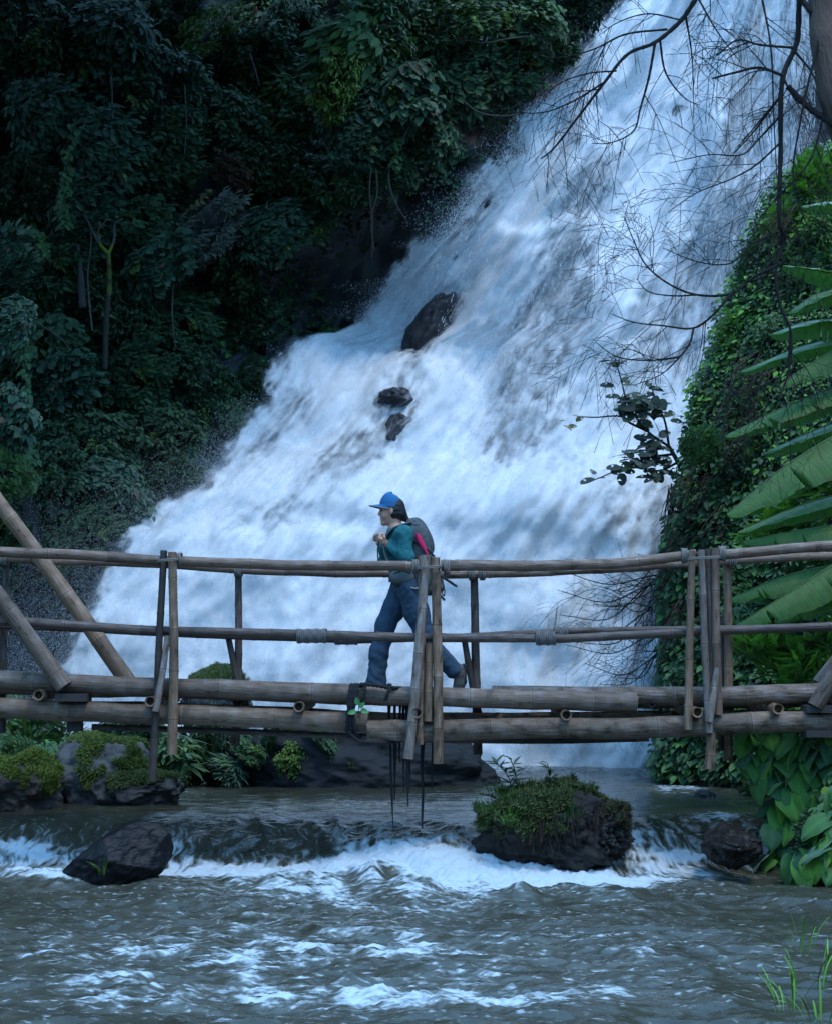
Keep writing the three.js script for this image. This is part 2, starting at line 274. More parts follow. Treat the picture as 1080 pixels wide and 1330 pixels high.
{
  const falls = thing('waterfall', 'tall white waterfall pouring down the rock face', 'waterfall', V(0, 0, -11)); falls.userData.kind = 'structure';
  const sheets = fallsTextures();
  for (const layer of [0, 1]) {
    const map = sheets[layer * 2], bump = sheets[layer * 2 + 1], nu = 270, nv = 300, ins = (i, j) => { const x = FX0 + (FX1 - FX0) * i / nu, y = FY0 + (FY1 - FY0) * j / nv, [X, Y] = toPhoto(x, y, faceZ(x, y)); return X > poly(EDGE_L, Y) - 80 && X < poly(EDGE_R, Y) + 50; };
    const g = gridMesh(nu, nv, (i, j) => {
      const x = FX0 + (FX1 - FX0) * i / nu, y = FY0 + (FY1 - FY0) * j / nv, [X, Y] = toPhoto(x, y, faceZ(x, y)), s = (X - poly(EDGE_L, Y)) / (poly(EDGE_R, Y) - poly(EDGE_L, Y));
      return [x, y, waterZ(x, y, X, Y, s) + layer * (0.14 + 0.1 * n2(X / 50 + 80, Y / 90)), [1, 1, 1], i / nu, j / nv];
    }, ins);
    part(falls, layer ? 'veil' : 'water_sheet', g, mkWater(map, bump));
  }
  // drops thrown off the falls
  const r = rng(5), drop = new THREE.OctahedronGeometry(1, 0), mats = [], gauss = () => (r() + r() + r() + r() - 2) * 0.87;
  const m4 = new THREE.Matrix4(), q = new THREE.Quaternion(), up = V(0, 1, 0);
  function put(X, Y, out, w, l, dx) {
    let z = -13; let p; w *= 1.25; l *= 1.25; for (let k = 0; k < 3; k++) { p = atZ(X, Y, z); z = faceZ(p.x, Math.max(p.y, 0)) + 0.3 + out; }
    p = atZ(X, Y, z); if (p.y < 0.01) return;
    q.setFromUnitVectors(up, V(dx + 0.25 * gauss(), -1, 0.3 * gauss()).normalize());
    mats.push(m4.compose(p, q, V(w, l, w)).clone());
  }
  for (let k = 0; k < 110000; k++) {                                 // ragged left edge
    const Y = 40 + 950 * Math.pow(r(), 0.75), clump = 0.45 + n2(Y * 0.05, 3.3) + 0.9 * n2(Y * 0.013, 8), e = -Math.log(1 - r() * 0.98), X = poly(EDGE_L, Y) + 26 - e * (5 + 24 * clamp(clump) + 12 * sstep(430, 700, Y));
    const w = 0.0012 + 0.0034 * r() ** 4; put(X, Y, 0.5 * r(), w, w * (1 + 2.5 * r()), -0.6 + 0.8 * gauss());
  }
  for (let k = 0; k < 90000; k++) {                                  // drops before the sheet, seen best where it is thin
    const Y = -30 + 1010 * r(), l = poly(EDGE_L, Y), R = poly(EDGE_R, Y), X = lerp(l - 5, R, r()), [c] = fallsAt(X, Y); if (r() < c * 0.8) continue;
    const w = 0.0016 + 0.0035 * r() ** 3, slope = lerp(-0.45, -0.05, clamp((X - l) / (R - l))); put(X, Y, 0.25 + 0.2 * r(), w, w * (3 + 9 * r()), slope);
  }
  const spray = (name, label, color, opacity) => {
    const im = new THREE.InstancedMesh(drop, new THREE.MeshStandardMaterial({ name, color: new THREE.Color().setRGB(...color), roughness: 0.6, transparent: opacity < 1, opacity }), mats.length);
    mats.forEach((m, i) => im.setMatrixAt(i, m)); im.name = name; im.castShadow = im.receiveShadow = true; scene.add(im); note(im, label, name, null, 'stuff'); mats.length = 0;
  };
  spray('spray', 'white drops thrown off the falls', [0.88, 0.92, 0.94], 0.75);
  for (let k = 0; k < 900000; k++) {                                 // fine mist drifting off the foot of the falls
    const Y = 520 + 490 * Math.pow(r(), 0.6), X = -30 + 970 * r(), o = poly(EDGE_L, Y) - X; if (r() > (o < -40 ? 0.3 : 0.04 + 0.96 * Math.exp(-Math.max(0, o) / (45 + 75 * sstep(560, 800, Y))))) continue;
    const w = 0.0017 + 0.0015 * r(); put(X, Y, 0.3 + 4.4 * r(), w, w, 0);
  }
  spray('mist', 'thin mist drifting off the foot of the falls', [0.9, 0.93, 0.95], 0.4);
}

// ------------------------------------------------------------------ the river: pool above, rapids below
const zCrest = (x) => -1.25 + 0.9 * n2(x * 0.4 + 3, 1.7) + 0.5 * n2(x * 1.2, 4.4);
const run = (x) => 1.75 + 0.6 * n2(x * 0.7 + 8, 2.2);                 // how long the slide below the crest is
// x, y, half width, half height, strength (photo places on the water)
const FOAM = [[560, 1150, 290, 26, 1.0], [520, 1122, 80, 20, 0.7], [720, 1136, 150, 22, 0.6], [330, 1136, 120, 14, 0.6], [60, 1152, 110, 10, 0.7], [230, 1240, 290, 32, 0.52], [640, 1235, 280, 24, 0.42], [200, 1300, 300, 30, 0.46], [560, 1300, 240, 28, 0.34], [880, 1113, 80, 8, 0.6], [770, 1104, 60, 10, 0.55], [600, 988, 430, 9, 0.9], [700, 1001, 260, 8, 0.5], [890, 1026, 70, 12, 0.5], [210, 1030, 70, 6, 0.55], [700, 1290, 200, 26, 0.3], [930, 1060, 40, 8, 0.4], [480, 1046, 180, 10, 0.24], [900, 1250, 160, 40, 0.16], [420, 1190, 260, 18, 0.3], [35, 1112, 70, 24, 0.6], [222, 1112, 34, 28, 0.6], [500, 1088, 140, 16, 0.25], [640, 1112, 60, 18, 0.4], [840, 1092, 50, 14, 0.4]];
function foamAt(X, Y) { let f = 0; for (const [cx, cy, rx, ry, k] of FOAM) { const q = ((X - cx) / rx) ** 2 + ((Y - cy) / ry) ** 2; if (q < 5) f += k * Math.exp(-q); } return f * clamp(0.95 + 0.9 * n2(X / 95 + 4, Y / 24) + 0.5 * n2(X / 34, Y / 11 + 7), 0.2, 1.6); }
const DROP = 0.40;
function level(x, z) { const t = (z - zCrest(x)) / run(x); return -DROP * sstep(0, 1, t); }
const ridge = (a) => 0.5 - 2.2 * Math.abs(a);
function waves(x, z) {                                               // [height, how sharply crested 0..1, below the ledge, on the slide]
  const zc = zCrest(x), rn = run(x), below = sstep(zc + 0.7 * rn, zc + 1.25 * rn, z), slope = sstep(zc - 0.6, zc + 0.25, z) * (1 - below); x /= 1.4; z /= 1.4; const wx = x + 0.12 * n2(x * 1.7, z * 1.7 + 30), wz = z + 0.14 * n2(x * 1.5 + 60, z * 1.5);
  const a = ridge(n2(wx * 0.9 + 3, wz * 1.7 + 2)), b = ridge(n2(wx * 2.1 + 9, wz * 3.7)), c = ridge(n2(wx * 4.6, wz * 7.4 + 8)), d = n2(wx * 9.5 + 2, wz * 14);
  const calm = 0.4 + 0.6 * below;
  let y = below * 0.065 * a + calm * (0.034 * b + 0.02 * c + 0.012 * d);
  y += slope * (0.055 * n2(x * 2.2, z * 0.8) + 0.026 * ridge(n2(x * 5 + 1.5 * n2(x, z * 2), z * 1.3 + 5)) + 0.012 * n2(x * 13, z * 3 + 5));
  return [y, clamp(0.45 * below * a + 0.55 * b + 0.5 * c), below, slope];
}
function riverY(x, z) {
  const b = level(x, z), [X, Y] = toPhoto(x, b, z), f = foamAt(X, Y), zc = zCrest(x) + run(x) * 1.3;
  let y = b + waves(x, z)[0];
  y += 0.2 * Math.exp(-(((z - zc - 0.2 * n2(x * 1.1, 2)) / 0.36) ** 2)) * clamp(f * 1.4) * (0.6 + 0.8 * n2(x * 1.7, 9)) + 0.12 * Math.exp(-(((X - 510) / 70) ** 2) - ((Y - 1125) / 30) ** 2);
  y += clamp(f) * (0.055 * Math.abs(f2(x * 4.3 + 1, z * 5.7, 4, 0.65)) + 0.035 * Math.abs(n2(x * 15, z * 19)));
  return y;
}
function waterTex(x0, x1, z0, z1, w) {
  const h = w, col = new Uint8Array(w * h * 4), rou = new Uint8Array(w * h * 4);
  for (let j = 0; j < h; j++) for (let i = 0; i < w; i++) {
    const x = x0 + (x1 - x0) * (i + 0.5) / w, z = z1 + (z0 - z1) * (j + 0.5) / h, k = (j * w + i) * 4, [X, Y] = toPhoto(x, level(x, z), z);
    let a = 0;
    if (X > -160 && X < 1240) {
      const [, crest, below, fall] = waves(x, z), f = foamAt(X, Y), wx = x / 1.4 + 0.06 * n2(x * 3.6, z * 4.3), wz = z / 1.4 + 0.06 * n2(x * 4.3 + 9, z * 4.3);
      const rid = 1 - Math.abs(f2(wx * lerp(3.2, 10, fall), wz * lerp(9, 1.6, fall) + 3, 3, 0.6)) * 2.4, fine = f2(wx * lerp(18, 30, fall), wz * lerp(44, 7, fall), 3, 0.62);
      a = sstep(0.7, 1.45, f * 1.25 + 0.45 * crest * (0.5 + f) + 0.34 * rid + 0.42 * fine + 0.1 * below + 0.42 * fall);
      a = Math.max(a, 0.85 * sstep(0.2, 0.55, fine) * sstep(0.3, 0.85, rid * 0.6 + crest * 0.6 + f * 0.5) * (0.3 + f + 0.45 * below + 0.4 * fall)); a = clamp(Math.max(a, 0.4 * clamp(f) * (0.7 + 0.7 * fine + 0.5 * rid) + 0.06 * below * clamp(0.4 + rid) + 0.08 * fall * rid));  // foam flecks; on the rapids and slide they also paint in glints
    }
    const m = 0.5 + 0.5 * n2(x * 2.2, z * 3.1);
    col[k] = lerp(48 + 18 * m, 196, a); col[k + 1] = lerp(49 + 14 * m, 206, a); col[k + 2] = lerp(40 + 9 * m, 212, a); col[k + 3] = 255;
    rou[k] = 255; rou[k + 1] = 255 * lerp(0.09, 0.75, a); rou[k + 2] = 0; rou[k + 3] = 255;
  }
  const mk = (d, s) => { const t = new THREE.DataTexture(d, w, h); if (s) t.colorSpace = THREE.SRGBColorSpace; t.magFilter = THREE.LinearFilter; t.minFilter = THREE.LinearMipmapLinearFilter; t.generateMipmaps = true; t.needsUpdate = true; return t; };
  return [mk(col, true), mk(rou, false)];
}
const tRipple = dataTex(512, 512, (i, j) => { const x = i / 512, y = j / 512, w = (a, b) => f2(a * 14, b * 22, 4, 0.6); const n = lerp(lerp(w(x, y), w(x - 1, y), x), lerp(w(x, y - 1), w(x - 1, y - 1), x), y), s = clamp(128 + 130 * n, 0, 255); return [s, s, s]; }, false);
function river(name, label, x0, x1, z0, z1, nu, nv, tex) {
  const [map, roughnessMap] = waterTex(x0, x1, z0, z1, tex), bump = tRipple.clone(); bump.repeat.set((x1 - x0) / 1.8, (z1 - z0) / 1.4); bump.needsUpdate = true;
  const g = gridMesh(nu, nv, (i, j) => { const x = x0 + (x1 - x0) * i / nu, z = z1 + (z0 - z1) * j / nv; return [x, riverY(x, z), z, [1, 1, 1], i / nu, j / nv]; });
  solo(name, g, new THREE.MeshPhysicalMaterial({ name: 'river water', map, roughness: 1, roughnessMap, ior: 1.33, metalness: 0, bumpMap: bump, bumpScale: 0.009 }), label, 'water', null, 'structure');
}
river('river_pool', 'brown water of the pool under the falls and the bridge', -8, 7, -14, -1.4, 330, 330, 1024);
river('river_rapids', 'broken water running over the low ledge below the bridge', -5.4, 4.8, -1.4, 8.6, 530, 500, 1600);

// ------------------------------------------------------------------ the bamboo footbridge
const ZF = 0, ZB = -1.12;
const tBamboo = dataTex(256, 1024, (i, j) => {
  const u = i / 256, v = j / 1024, w = (a) => f2(a * 30, v * 5, 4, 0.6), n = lerp(w(u), w(u - 1), u), p = (a) => f2(a * 5 + 20, v * 9, 4, 0.55), m = lerp(p(u), p(u - 1), u), sp_ = (a) => f2(a * 24 + 70, v * 60, 2), sk = lerp(sp_(u), sp_(u - 1), u);
  let k = 0.86 + 0.26 * n + 0.2 * m; if (m < -0.36) k *= 0.8; if (sk > 0.46) k *= 0.66;
  const grey = sstep(-0.1, 0.5, m + 0.4 * n);
  const c = [205 * k, lerp(192, 205, grey) * k, lerp(176, 207, grey) * k]; return c.map((a) => clamp(a, 10, 255));
});
const tGrain = dataTex(128, 512, (i, j) => { const u = i / 128, w = (a) => f2(a * 26, j / 512 * 5, 4, 0.6); const s = clamp(128 + 150 * lerp(w(u), w(u - 1), u), 0, 255); return [s, s, s]; }, false);
const bambooMat = (name, r, g, b, rough = 0.55) => new THREE.MeshStandardMaterial({ name, color: new THREE.Color().setRGB(r, g, b), map: tBamboo, vertexColors: true, roughness: rough, bumpMap: tGrain, bumpScale: 0.004 });
const BM = {
  rail: bambooMat('weathered bamboo rail', 0.47, 0.33, 0.265), tan: bambooMat('tan bamboo', 0.52, 0.355, 0.25), grey: bambooMat('silvered bamboo', 0.52, 0.445, 0.42), dark: bambooMat('blackened bamboo', 0.13, 0.105, 0.10, 0.65),
  beam: bambooMat('thick grey-brown bamboo', 0.37, 0.285, 0.24, 0.65), low: bambooMat('thick brown bamboo', 0.36, 0.27, 0.205, 0.65), mid: bambooMat('dull purplish bamboo', 0.245, 0.185, 0.17),
  cord: new THREE.MeshStandardMaterial({ name: 'pale cord', color: new THREE.Color().setRGB(0.24, 0.205, 0.175), roughness: 0.95 }), black: new THREE.MeshStandardMaterial({ name: 'black fibre', color: new THREE.Color().setRGB(0.012, 0.012, 0.013), roughness: 0.85 }),
  tape: new THREE.MeshStandardMaterial({ name: 'grey strip binding', color: new THREE.Color().setRGB(0.16, 0.14, 0.13), roughness: 0.9 }),
  wood: new THREE.MeshStandardMaterial({ name: 'dark board', color: new THREE.Color().setRGB(0.05, 0.042, 0.038), roughness: 0.85, bumpMap: tGrain, bumpScale: 0.006 }),
};
let bambooSeed = 40;
function bambooGeo(path, r0, r1, { gap = 0.34, ridge = 0.09, seg = 18, hollow = true, knock = 0.004, rag = 0 } = {}) {
  const r = rng(bambooSeed++), curve = new THREE.CatmullRomCurve3(path.length > 2 ? path : [path[0], path[0].clone().lerp(path[1], 0.5), path[1]], false, 'centripetal'), len = curve.getLength(), S = [];
  const shift = r() * 3, ring = (s, k, c) => S.push([clamp(s / len), k, c]);
  let s = 0, next = gap * (0.3 + 0.7 * r()), tone = 0.85 + 0.3 * r();
  ring(0, 1, tone);
  while (next < len - 0.03) {
    for (let q = s + 0.09; q < next - 0.04; q += 0.09) ring(q, 1 - 0.02 * Math.sin((q - s) / (next - s) * Math.PI), tone);
    ring(next - 0.022, 1.0, tone); ring(next - 0.009, 1 + ridge, tone * 1.25); ring(next - 0.002, 1 + ridge * 0.2, tone * 0.45); tone = 0.74 + 0.5 * r(); ring(next + 0.006, 1 + ridge * 0.75, tone * 1.3); ring(next + 0.02, 1.0, tone);
    s = next + 0.02; next = s + gap * (0.75 + 0.5 * r());
  }
  for (let q = s + 0.09; q < len - 0.02; q += 0.09) ring(q, 1, tone);
  ring(len, 1, tone);
  const gb = new GB(), pts = S.map(([t]) => curve.getPointAt(t).add(V(knock * n2(t * len * 2, shift * 9), knock * n2(t * len * 2 + 40, shift * 9), 0))), fr = frames(pts), rows = [];
  for (let i = 0; i < pts.length; i++) {
    const [t, k, c] = S[i], rr = lerp(r0, r1, t) * k, [tg, n, b] = fr[i], row = [], end = i === 0 ? -1 : i === pts.length - 1 ? 1 : 0;
    for (let m = 0; m <= seg; m++) { const a = m / seg * Math.PI * 2, q = rr * (1 + 0.012 * Math.sin(a * 2 + shift)), e = end * rag * n2(Math.cos(a) * 2 + shift, Math.sin(a) * 2), p = pts[i].clone().addScaledVector(n, Math.cos(a) * q).addScaledVector(b, Math.sin(a) * q).addScaledVector(tg, e); row.push(gb.v(p.x, p.y, p.z, [c, c * 0.98, c * 0.96], m / seg + shift, t * len * 0.8 + shift)); }
    rows.push(row);
  }
  for (let i = 1; i < rows.length; i++) for (let k = 0; k < seg; k++) gb.q(rows[i - 1][k], rows[i - 1][k + 1], rows[i][k + 1], rows[i][k]);
  for (const e of [0, 1]) {                                          // open ends: a wall and a floor a little way in
    const i = e ? rows.length - 1 : 0, p = pts[i], [t, n, b] = fr[i], rr = lerp(r0, r1, e), inn = [], bot = [], dir = e ? -1 : 1, out = [];
    for (let m = 0; m <= seg; m++) { const a = m / seg * Math.PI * 2, k = hollow ? 0.7 : 0.9, o = V(0, 0, 0).addScaledVector(n, Math.cos(a) * rr).addScaledVector(b, Math.sin(a) * rr), w = p.clone().addScaledVector(o, k), f = p.clone().addScaledVector(o, k * 0.96).addScaledVector(t, dir * (hollow ? 0.05 : 0.004)), g = p.clone().add(o); const q = [rows[i][m] * 3]; out.push(gb.v(gb.p[q[0]], gb.p[q[0] + 1], gb.p[q[0] + 2], [1.1, 1, 0.85], m / seg, 0)); inn.push(gb.v(w.x, w.y, w.z, [1.1, 1, 0.85], m / seg, 0.05)); bot.push(gb.v(f.x, f.y, f.z, [0.5, 0.42, 0.35], m / seg, 0.1)); }
    const c = p.clone().addScaledVector(t, dir * (hollow ? 0.05 : 0.004)), m0 = gb.v(c.x, c.y, c.z, [0.4, 0.35, 0.3], 0.5, 0.1);
    for (let k = 0; k < seg; k++) { if (e) { gb.q(out[k], out[k + 1], inn[k + 1], inn[k]); gb.q(inn[k], inn[k + 1], bot[k + 1], bot[k]); gb.t(bot[k], bot[k + 1], m0); } else { gb.q(out[k + 1], out[k], inn[k], inn[k + 1]); gb.q(inn[k + 1], inn[k], bot[k], bot[k + 1]); gb.t(bot[k + 1], bot[k], m0); } }
  }
  return gb.geo();
}
const bridge = thing('bamboo_footbridge', 'weathered bamboo footbridge with lashed handrails over the river', 'bridge', V(0, 0.75, -0.55));
function pole(name, px, z, dia, mat, o = {}) {
  const zs = Array.isArray(z) ? z : px.map(() => z), path = px.map(([X, Y], i) => atZ(X, Y, zs[i])), k = mPerPx(zs[0]) * 0.5, d = Array.isArray(dia) ? dia : [dia, dia];
  const m = part(bridge, name, bambooGeo(path, d[0] * k, d[1] * k, o), mat); if (o.label) m.userData.label = o.label; return m;
}
// handrails
pole('handrail', [[-90, 713], [60, 719], [215, 728], [380, 734], [556, 736]], 0.05, [14, 13], BM.rail, { gap: 0.5, knock: 0.012 });
pole('handrail', [[572, 735], [720, 734], [820, 730], [903, 720]], 0.05, [15, 13], BM.rail, { gap: 0.45, knock: 0.012 });
pole('handrail', [[905, 724], [980, 717], [1080, 709], [1190, 702]], 0.05, [13, 14], BM.rail, { gap: 0.55, knock: 0.01 });
pole('handrail', [[-90, 722], [60, 728], [210, 733], [320, 741], [560, 746]], ZB + 0.02, [10, 11], BM.rail, { gap: 0.45, knock: 0.012 });
pole('handrail', [[540, 745], [640, 745], [780, 739], [925, 729]], ZB + 0.02, [12, 11], BM.rail, { gap: 0.45, knock: 0.01 });
pole('handrail', [[915, 731], [1000, 725], [1080, 722], [1190, 718]], ZB + 0.02, [11, 11], BM.rail, { gap: 0.45 });
// middle rails
pole('middle_rail', [[-90, 801], [60, 810], [200, 819], [320, 822], [460, 826]], 0.04, [13, 12], BM.mid, { gap: 0.6 });
pole('middle_rail', [[415, 825], [560, 828], [740, 829]], 0.055, [12, 11], BM.mid, { gap: 0.55 });
pole('middle_rail', [[722, 830], [820, 825], [920, 820], [1080, 814], [1190, 811]], 0.04, [11, 12], BM.mid, { gap: 0.55 });
pole('middle_rail', [[-90, 810], [80, 816], [240, 824], [460, 832]], ZB + 0.03, [8, 8], BM.dark, { gap: 0.5 });
pole('middle_rail', [[450, 832], [600, 827], [740, 820], [930, 817], [1190, 812]], ZB + 0.03, [9, 9], BM.mid, { gap: 0.5 });
// beams
pole('upper_beam', [[-100, 880], [120, 889], [300, 895], [500, 903], [680, 909], [826, 912]], 0.0, [25, 25], BM.beam, { gap: 0.62, ridge: 0.03, knock: 0.02, rag: 0.03, seg: 24 });
pole('upper_beam', [[640, 902], [800, 904], [950, 903], [1080, 900], [1200, 897]], -0.09, [22, 27], BM.beam, { gap: 0.62, ridge: 0.03, knock: 0.02, seg: 24 });
pole('upper_beam', [[-100, 888], [200, 896], [540, 906], [820, 909], [1200, 903]], ZB, [22, 24], BM.beam, { gap: 0.6, ridge: 0.03, knock: 0.02, seg: 20 });
pole('lower_beam', [[-100, 916], [100, 924], [300, 931], [477, 939]], 0.01, [27, 25], BM.low, { gap: 0.7, ridge: 0.035, knock: 0.02, rag: 0.02, seg: 24, label: 'lower beam with a blackened cut end' });
pole('lower_beam', [[476, 950], [640, 948], [850, 944], [1080, 937], [1200, 934]], 0.03, [27, 28], BM.low, { gap: 0.75, ridge: 0.035, knock: 0.02, rag: 0.02, seg: 24 });
pole('lower_beam', [[-100, 918], [300, 928], [560, 938], [1200, 932]], ZB, [25, 25], BM.low, { gap: 0.7, ridge: 0.03, knock: 0.02, seg: 20 });
pole('lower_beam', [[470, 958], [600, 961], [720, 962], [842, 959]], -0.2, [9, 8], BM.dark, { gap: 0.5, rag: 0.04 });
pole('lower_beam', [[120, 944], [300, 950], [480, 957]], -0.16, [8, 8], BM.dark, { gap: 0.5 });
// crossbars under the deck
const BARS = [[50, 903], [195, 911], [388, 918], [541, 926], [735, 929], [905, 925], [1010, 921]];
for (const [X, Y] of BARS) { const a = atZ(X, Y, 0.2), b = V(a.x + 0.02, a.y + 0.01, ZB - 0.15); part(bridge, 'crossbar', bambooGeo([a, b], 0.043, 0.04, { gap: 0.4, seg: 16 }), X > 850 ? BM.tan : BM.low); }
const DECK = BARS.map(([X, Y]) => { const a = atZ(X, Y, 0); return [a.x, a.y + 0.043]; }); DECK.unshift([-4.2, DECK[0][1] + 0.1]); DECK.push([4.2, DECK[DECK.length - 1][1] + 0.05]);
const deckY = (x) => poly(DECK, x) + 0.085;
{
  const r = rng(12);
  for (let x = -3.7; x < 3.9; x += 0.21 + 0.06 * r()) { const y = poly(DECK, x) + 0.03; part(bridge, 'deck_stick', bambooGeo([V(x, y, -0.05), V(x + 0.05 * (r() - 0.5), y, ZB + 0.06)], 0.028, 0.024, { seg: 8, gap: 0.4 }), BM.dark); }
  for (let k = 0; k < 8; k++) {                                      // split bamboo laid lengthwise, curved side up
    const z = -0.15 - k * 0.118; let x = -4 + r();
    while (x < 3.8) {
      const x1 = Math.min(x + 1.4 + 1.2 * r(), 4), gb = new GB(), n = 14, rows = [];
      for (let i = 0; i <= n; i++) { const xx = lerp(x, x1, i / n), row = [], zz = z + 0.012 * n2(xx * 1.4, k * 7); for (let m = 0; m <= 6; m++) { const a = (m / 6 - 0.5) * 1.9, y = poly(DECK, xx) + 0.058 + 0.03 * Math.cos(a) + 0.008 * n2(xx * 2, k); row.push(gb.v(xx, y, zz + 0.062 * Math.sin(a), [1, 1, 1], m / 6 * 0.5 + k * 0.13, xx * 0.8)); } rows.push(row); }
      for (let i = 1; i <= n; i++) for (let m = 0; m < 6; m++) gb.q(rows[i - 1][m], rows[i - 1][m + 1], rows[i][m + 1], rows[i][m]);
      part(bridge, 'deck_slat', gb.geo(), r() < 0.4 ? BM.dark : BM.low); x = x1 + 0.03;
    }
  }
}
// posts and props, front side
pole('post', [[213, 715], [206, 860], [198, 1015]], [0.1, 0.11, 0.12], [9, 10], BM.dark, { gap: 0.36, label: 'blackened post standing in the water' });
pole('post', [[224, 717], [226, 850], [224, 980]], 0.13, [11, 13], BM.tan, { gap: 0.4 });
pole('prop', [[218, 826], [210, 880], [202, 924]], [0.13, 0.16, 0.18], [8, 9], BM.grey, { gap: 0.35 });
pole('post', [[553, 721], [543, 850], [530, 986]], [0.13, 0.15, 0.17], [11, 13], BM.grey, { gap: 0.3 });
pole('post', [[546, 722], [548, 850], [545, 967]], [0.06, 0.09, 0.11], [8, 9], BM.tan, { gap: 0.3 });
pole('prop', [[557, 836], [555, 937]], [0.11, 0.13], [10, 11], BM.tan, { gap: 0.28 });
pole('post', [[565, 724], [568, 850], [569, 992]], 0.13, [12, 13], BM.tan, { gap: 0.32 });
pole('post', [[898, 715], [895, 840], [893, 948]], 0.13, [9, 11], BM.tan, { gap: 0.42 });
pole('post', [[910, 714], [914, 830], [920, 952]], 0.12, [9, 10], BM.grey, { gap: 0.4, label: 'bluish grey post of the lashed end group' });
pole('post', [[918, 713], [921, 800], [923, 890]], 0.07, [10, 10], BM.mid, { gap: 0.36 });
pole('post', [[928, 712], [929, 820], [932, 928]], 0.10, [10, 12], BM.rail, { gap: 0.38 });
pole('prop', [[931, 868], [920, 938]], [0.13, 0.17], [9, 10], BM.grey, { gap: 0.3 });
pole('post', [[926, 905], [921, 999]], 0.06, [13, 13], BM.tan, { gap: 0.3 });
// posts, back side
pole('post', [[8, 728], [5, 830], [3, 952]], ZB - 0.06, [9, 10], BM.dark, { gap: 0.36 });
pole('post', [[310, 744], [310, 850], [306, 968]], ZB - 0.06, [9, 11], BM.mid, { gap: 0.34 });
pole('prop', [[297, 828], [308, 880], [322, 925]], ZB - 0.02, [8, 9], BM.dark, { gap: 0.3 });
pole('post', [[615, 742], [617, 850], [620, 980]], ZB - 0.06, [10, 12], BM.mid, { gap: 0.34 });
pole('prop', [[603, 833], [612, 885], [622, 930]], ZB - 0.02, [8, 9], BM.dark, { gap: 0.3 });
pole('post', [[944, 726], [945, 860], [945, 988]], ZB - 0.06, [11, 12], BM.tan, { gap: 0.4 });
pole('post', [[938, 800], [936, 900], [936, 975]], ZB - 0.1, [7, 8], BM.dark, { gap: 0.4 });
// slanting poles
pole('slanting_brace', [[-60, 575], [60, 735], [168, 887]], ZB + 0.09, [19, 22], BM.tan, { gap: 0.5, ridge: 0.05, rag: 0.05, seg: 22, label: 'long split slanting brace on the far side' });
pole('slanting_brace', [[-70, 690], [0, 776], [84, 892]], 0.13, [20, 23], BM.beam, { gap: 0.5, ridge: 0.05, seg: 22 });
pole('slanting_brace', [[1120, 800], [1085, 870], [1058, 918]], 0.13, [19, 21], BM.beam, { gap: 0.5, ridge: 0.04, seg: 20 });
pole('slanting_brace', [[1130, 790], [1095, 845], [1062, 888]], -0.15, [17, 18], BM.beam, { gap: 0.5, ridge: 0.04, seg: 20 });
function board(name, X0, X1, Y0, Y1, z0, z1) { const a = atZ(X0, Y0, z1), b = atZ(X1, Y1, z1), g = new THREE.BoxGeometry(b.x - a.x, a.y - b.y, z1 - z0, 6, 2, 2); const p = g.attributes.position; for (let i = 0; i < p.count; i++) { p.setY(i, p.getY(i) + 0.006 * n2(p.getX(i) * 20, p.getZ(i) * 20 + X0)); p.setX(i, p.getX(i) + 0.012 * n2(p.getY(i) * 30 + 4, p.getZ(i) * 30)); } g.computeVertexNormals(); g.translate((a.x + b.x) / 2, (a.y + b.y) / 2, (z0 + z1) / 2); return part(bridge, name, g, BM.wood); }
board('clamp_board', 72, 112, 901, 911, -0.1, 0.16); board('clamp_board', 1047, 1085, 916, 926, -0.1, 0.16); board('clamp_board', 1047, 1085, 949, 958, -0.1, 0.16); board('clamp_board', 88, 106, 912, 950, -0.12, -0.045);
// cord lashings: turns of cord wound round rails and posts
function wrap(name, X, Y, z, wide, r, turns, mat, axis = V(1, 0, 0), thick = 0.0065, sub = null) {
  const c = atZ(X, Y, z), n = turns * 14, pts = [], w = wide * mPerPx(z), rr = r * mPerPx(z) * 0.5 + thick * 0.6, t = axis.clone().normalize(), a = Math.abs(t.y) > 0.9 ? V(1, 0, 0) : V(0, 1, 0), u = a.addScaledVector(t, -a.dot(t)).normalize(), v = t.clone().cross(u);
  for (let i = 0; i <= n; i++) { const k = i / n, f = i / 14 * Math.PI * 2, q = rr * (1 + 0.06 * Math.sin(i * 1.7 + X)); pts.push(c.clone().addScaledVector(t, (k - 0.5) * w + 0.002 * Math.sin(i)).addScaledVector(u, Math.cos(f) * q).addScaledVector(v, Math.sin(f) * q)); }
  const gb = new GB(); tube(gb, pts, thick, 5); return part(sub || bridge, name, gb.geo(), mat);
}
wrap('lashing', 232, 727, 0.05, 9, 16, 4, BM.cord); wrap('lashing', 310, 741, ZB + 0.02, 10, 15, 5, BM.cord); wrap('lashing', 6, 726, ZB + 0.02, 8, 14, 4, BM.cord); wrap('lashing', 540, 736, 0.05, 9, 17, 4, BM.cord); wrap('lashing', 580, 737, 0.05, 8, 18, 4, BM.cord); wrap('lashing', 612, 745, ZB + 0.02, 8, 15, 4, BM.cord); wrap('lashing', 626, 745, ZB + 0.02, 8, 15, 4, BM.cord);
wrap('lashing', 888, 722, 0.05, 8, 17, 4, BM.cord); wrap('lashing', 937, 719, 0.05, 9, 17, 5, BM.cord); wrap('lashing', 951, 728, ZB + 0.02, 10, 15, 4, BM.cord);
wrap('lashing', 405, 826, 0.047, 38, 15, 16, BM.tape, V(1, 0.01, 0), 0.0085); wrap('lashing', 450, 830, ZB + 0.03, 30, 12, 12, BM.tape, V(1, 0, 0), 0.008); wrap('lashing', 708, 829, 0.055, 26, 15, 11, BM.tape, V(1, 0, 0), 0.008); wrap('lashing', 728, 822, ZB + 0.03, 18, 12, 8, BM.tape, V(1, 0, 0), 0.008);
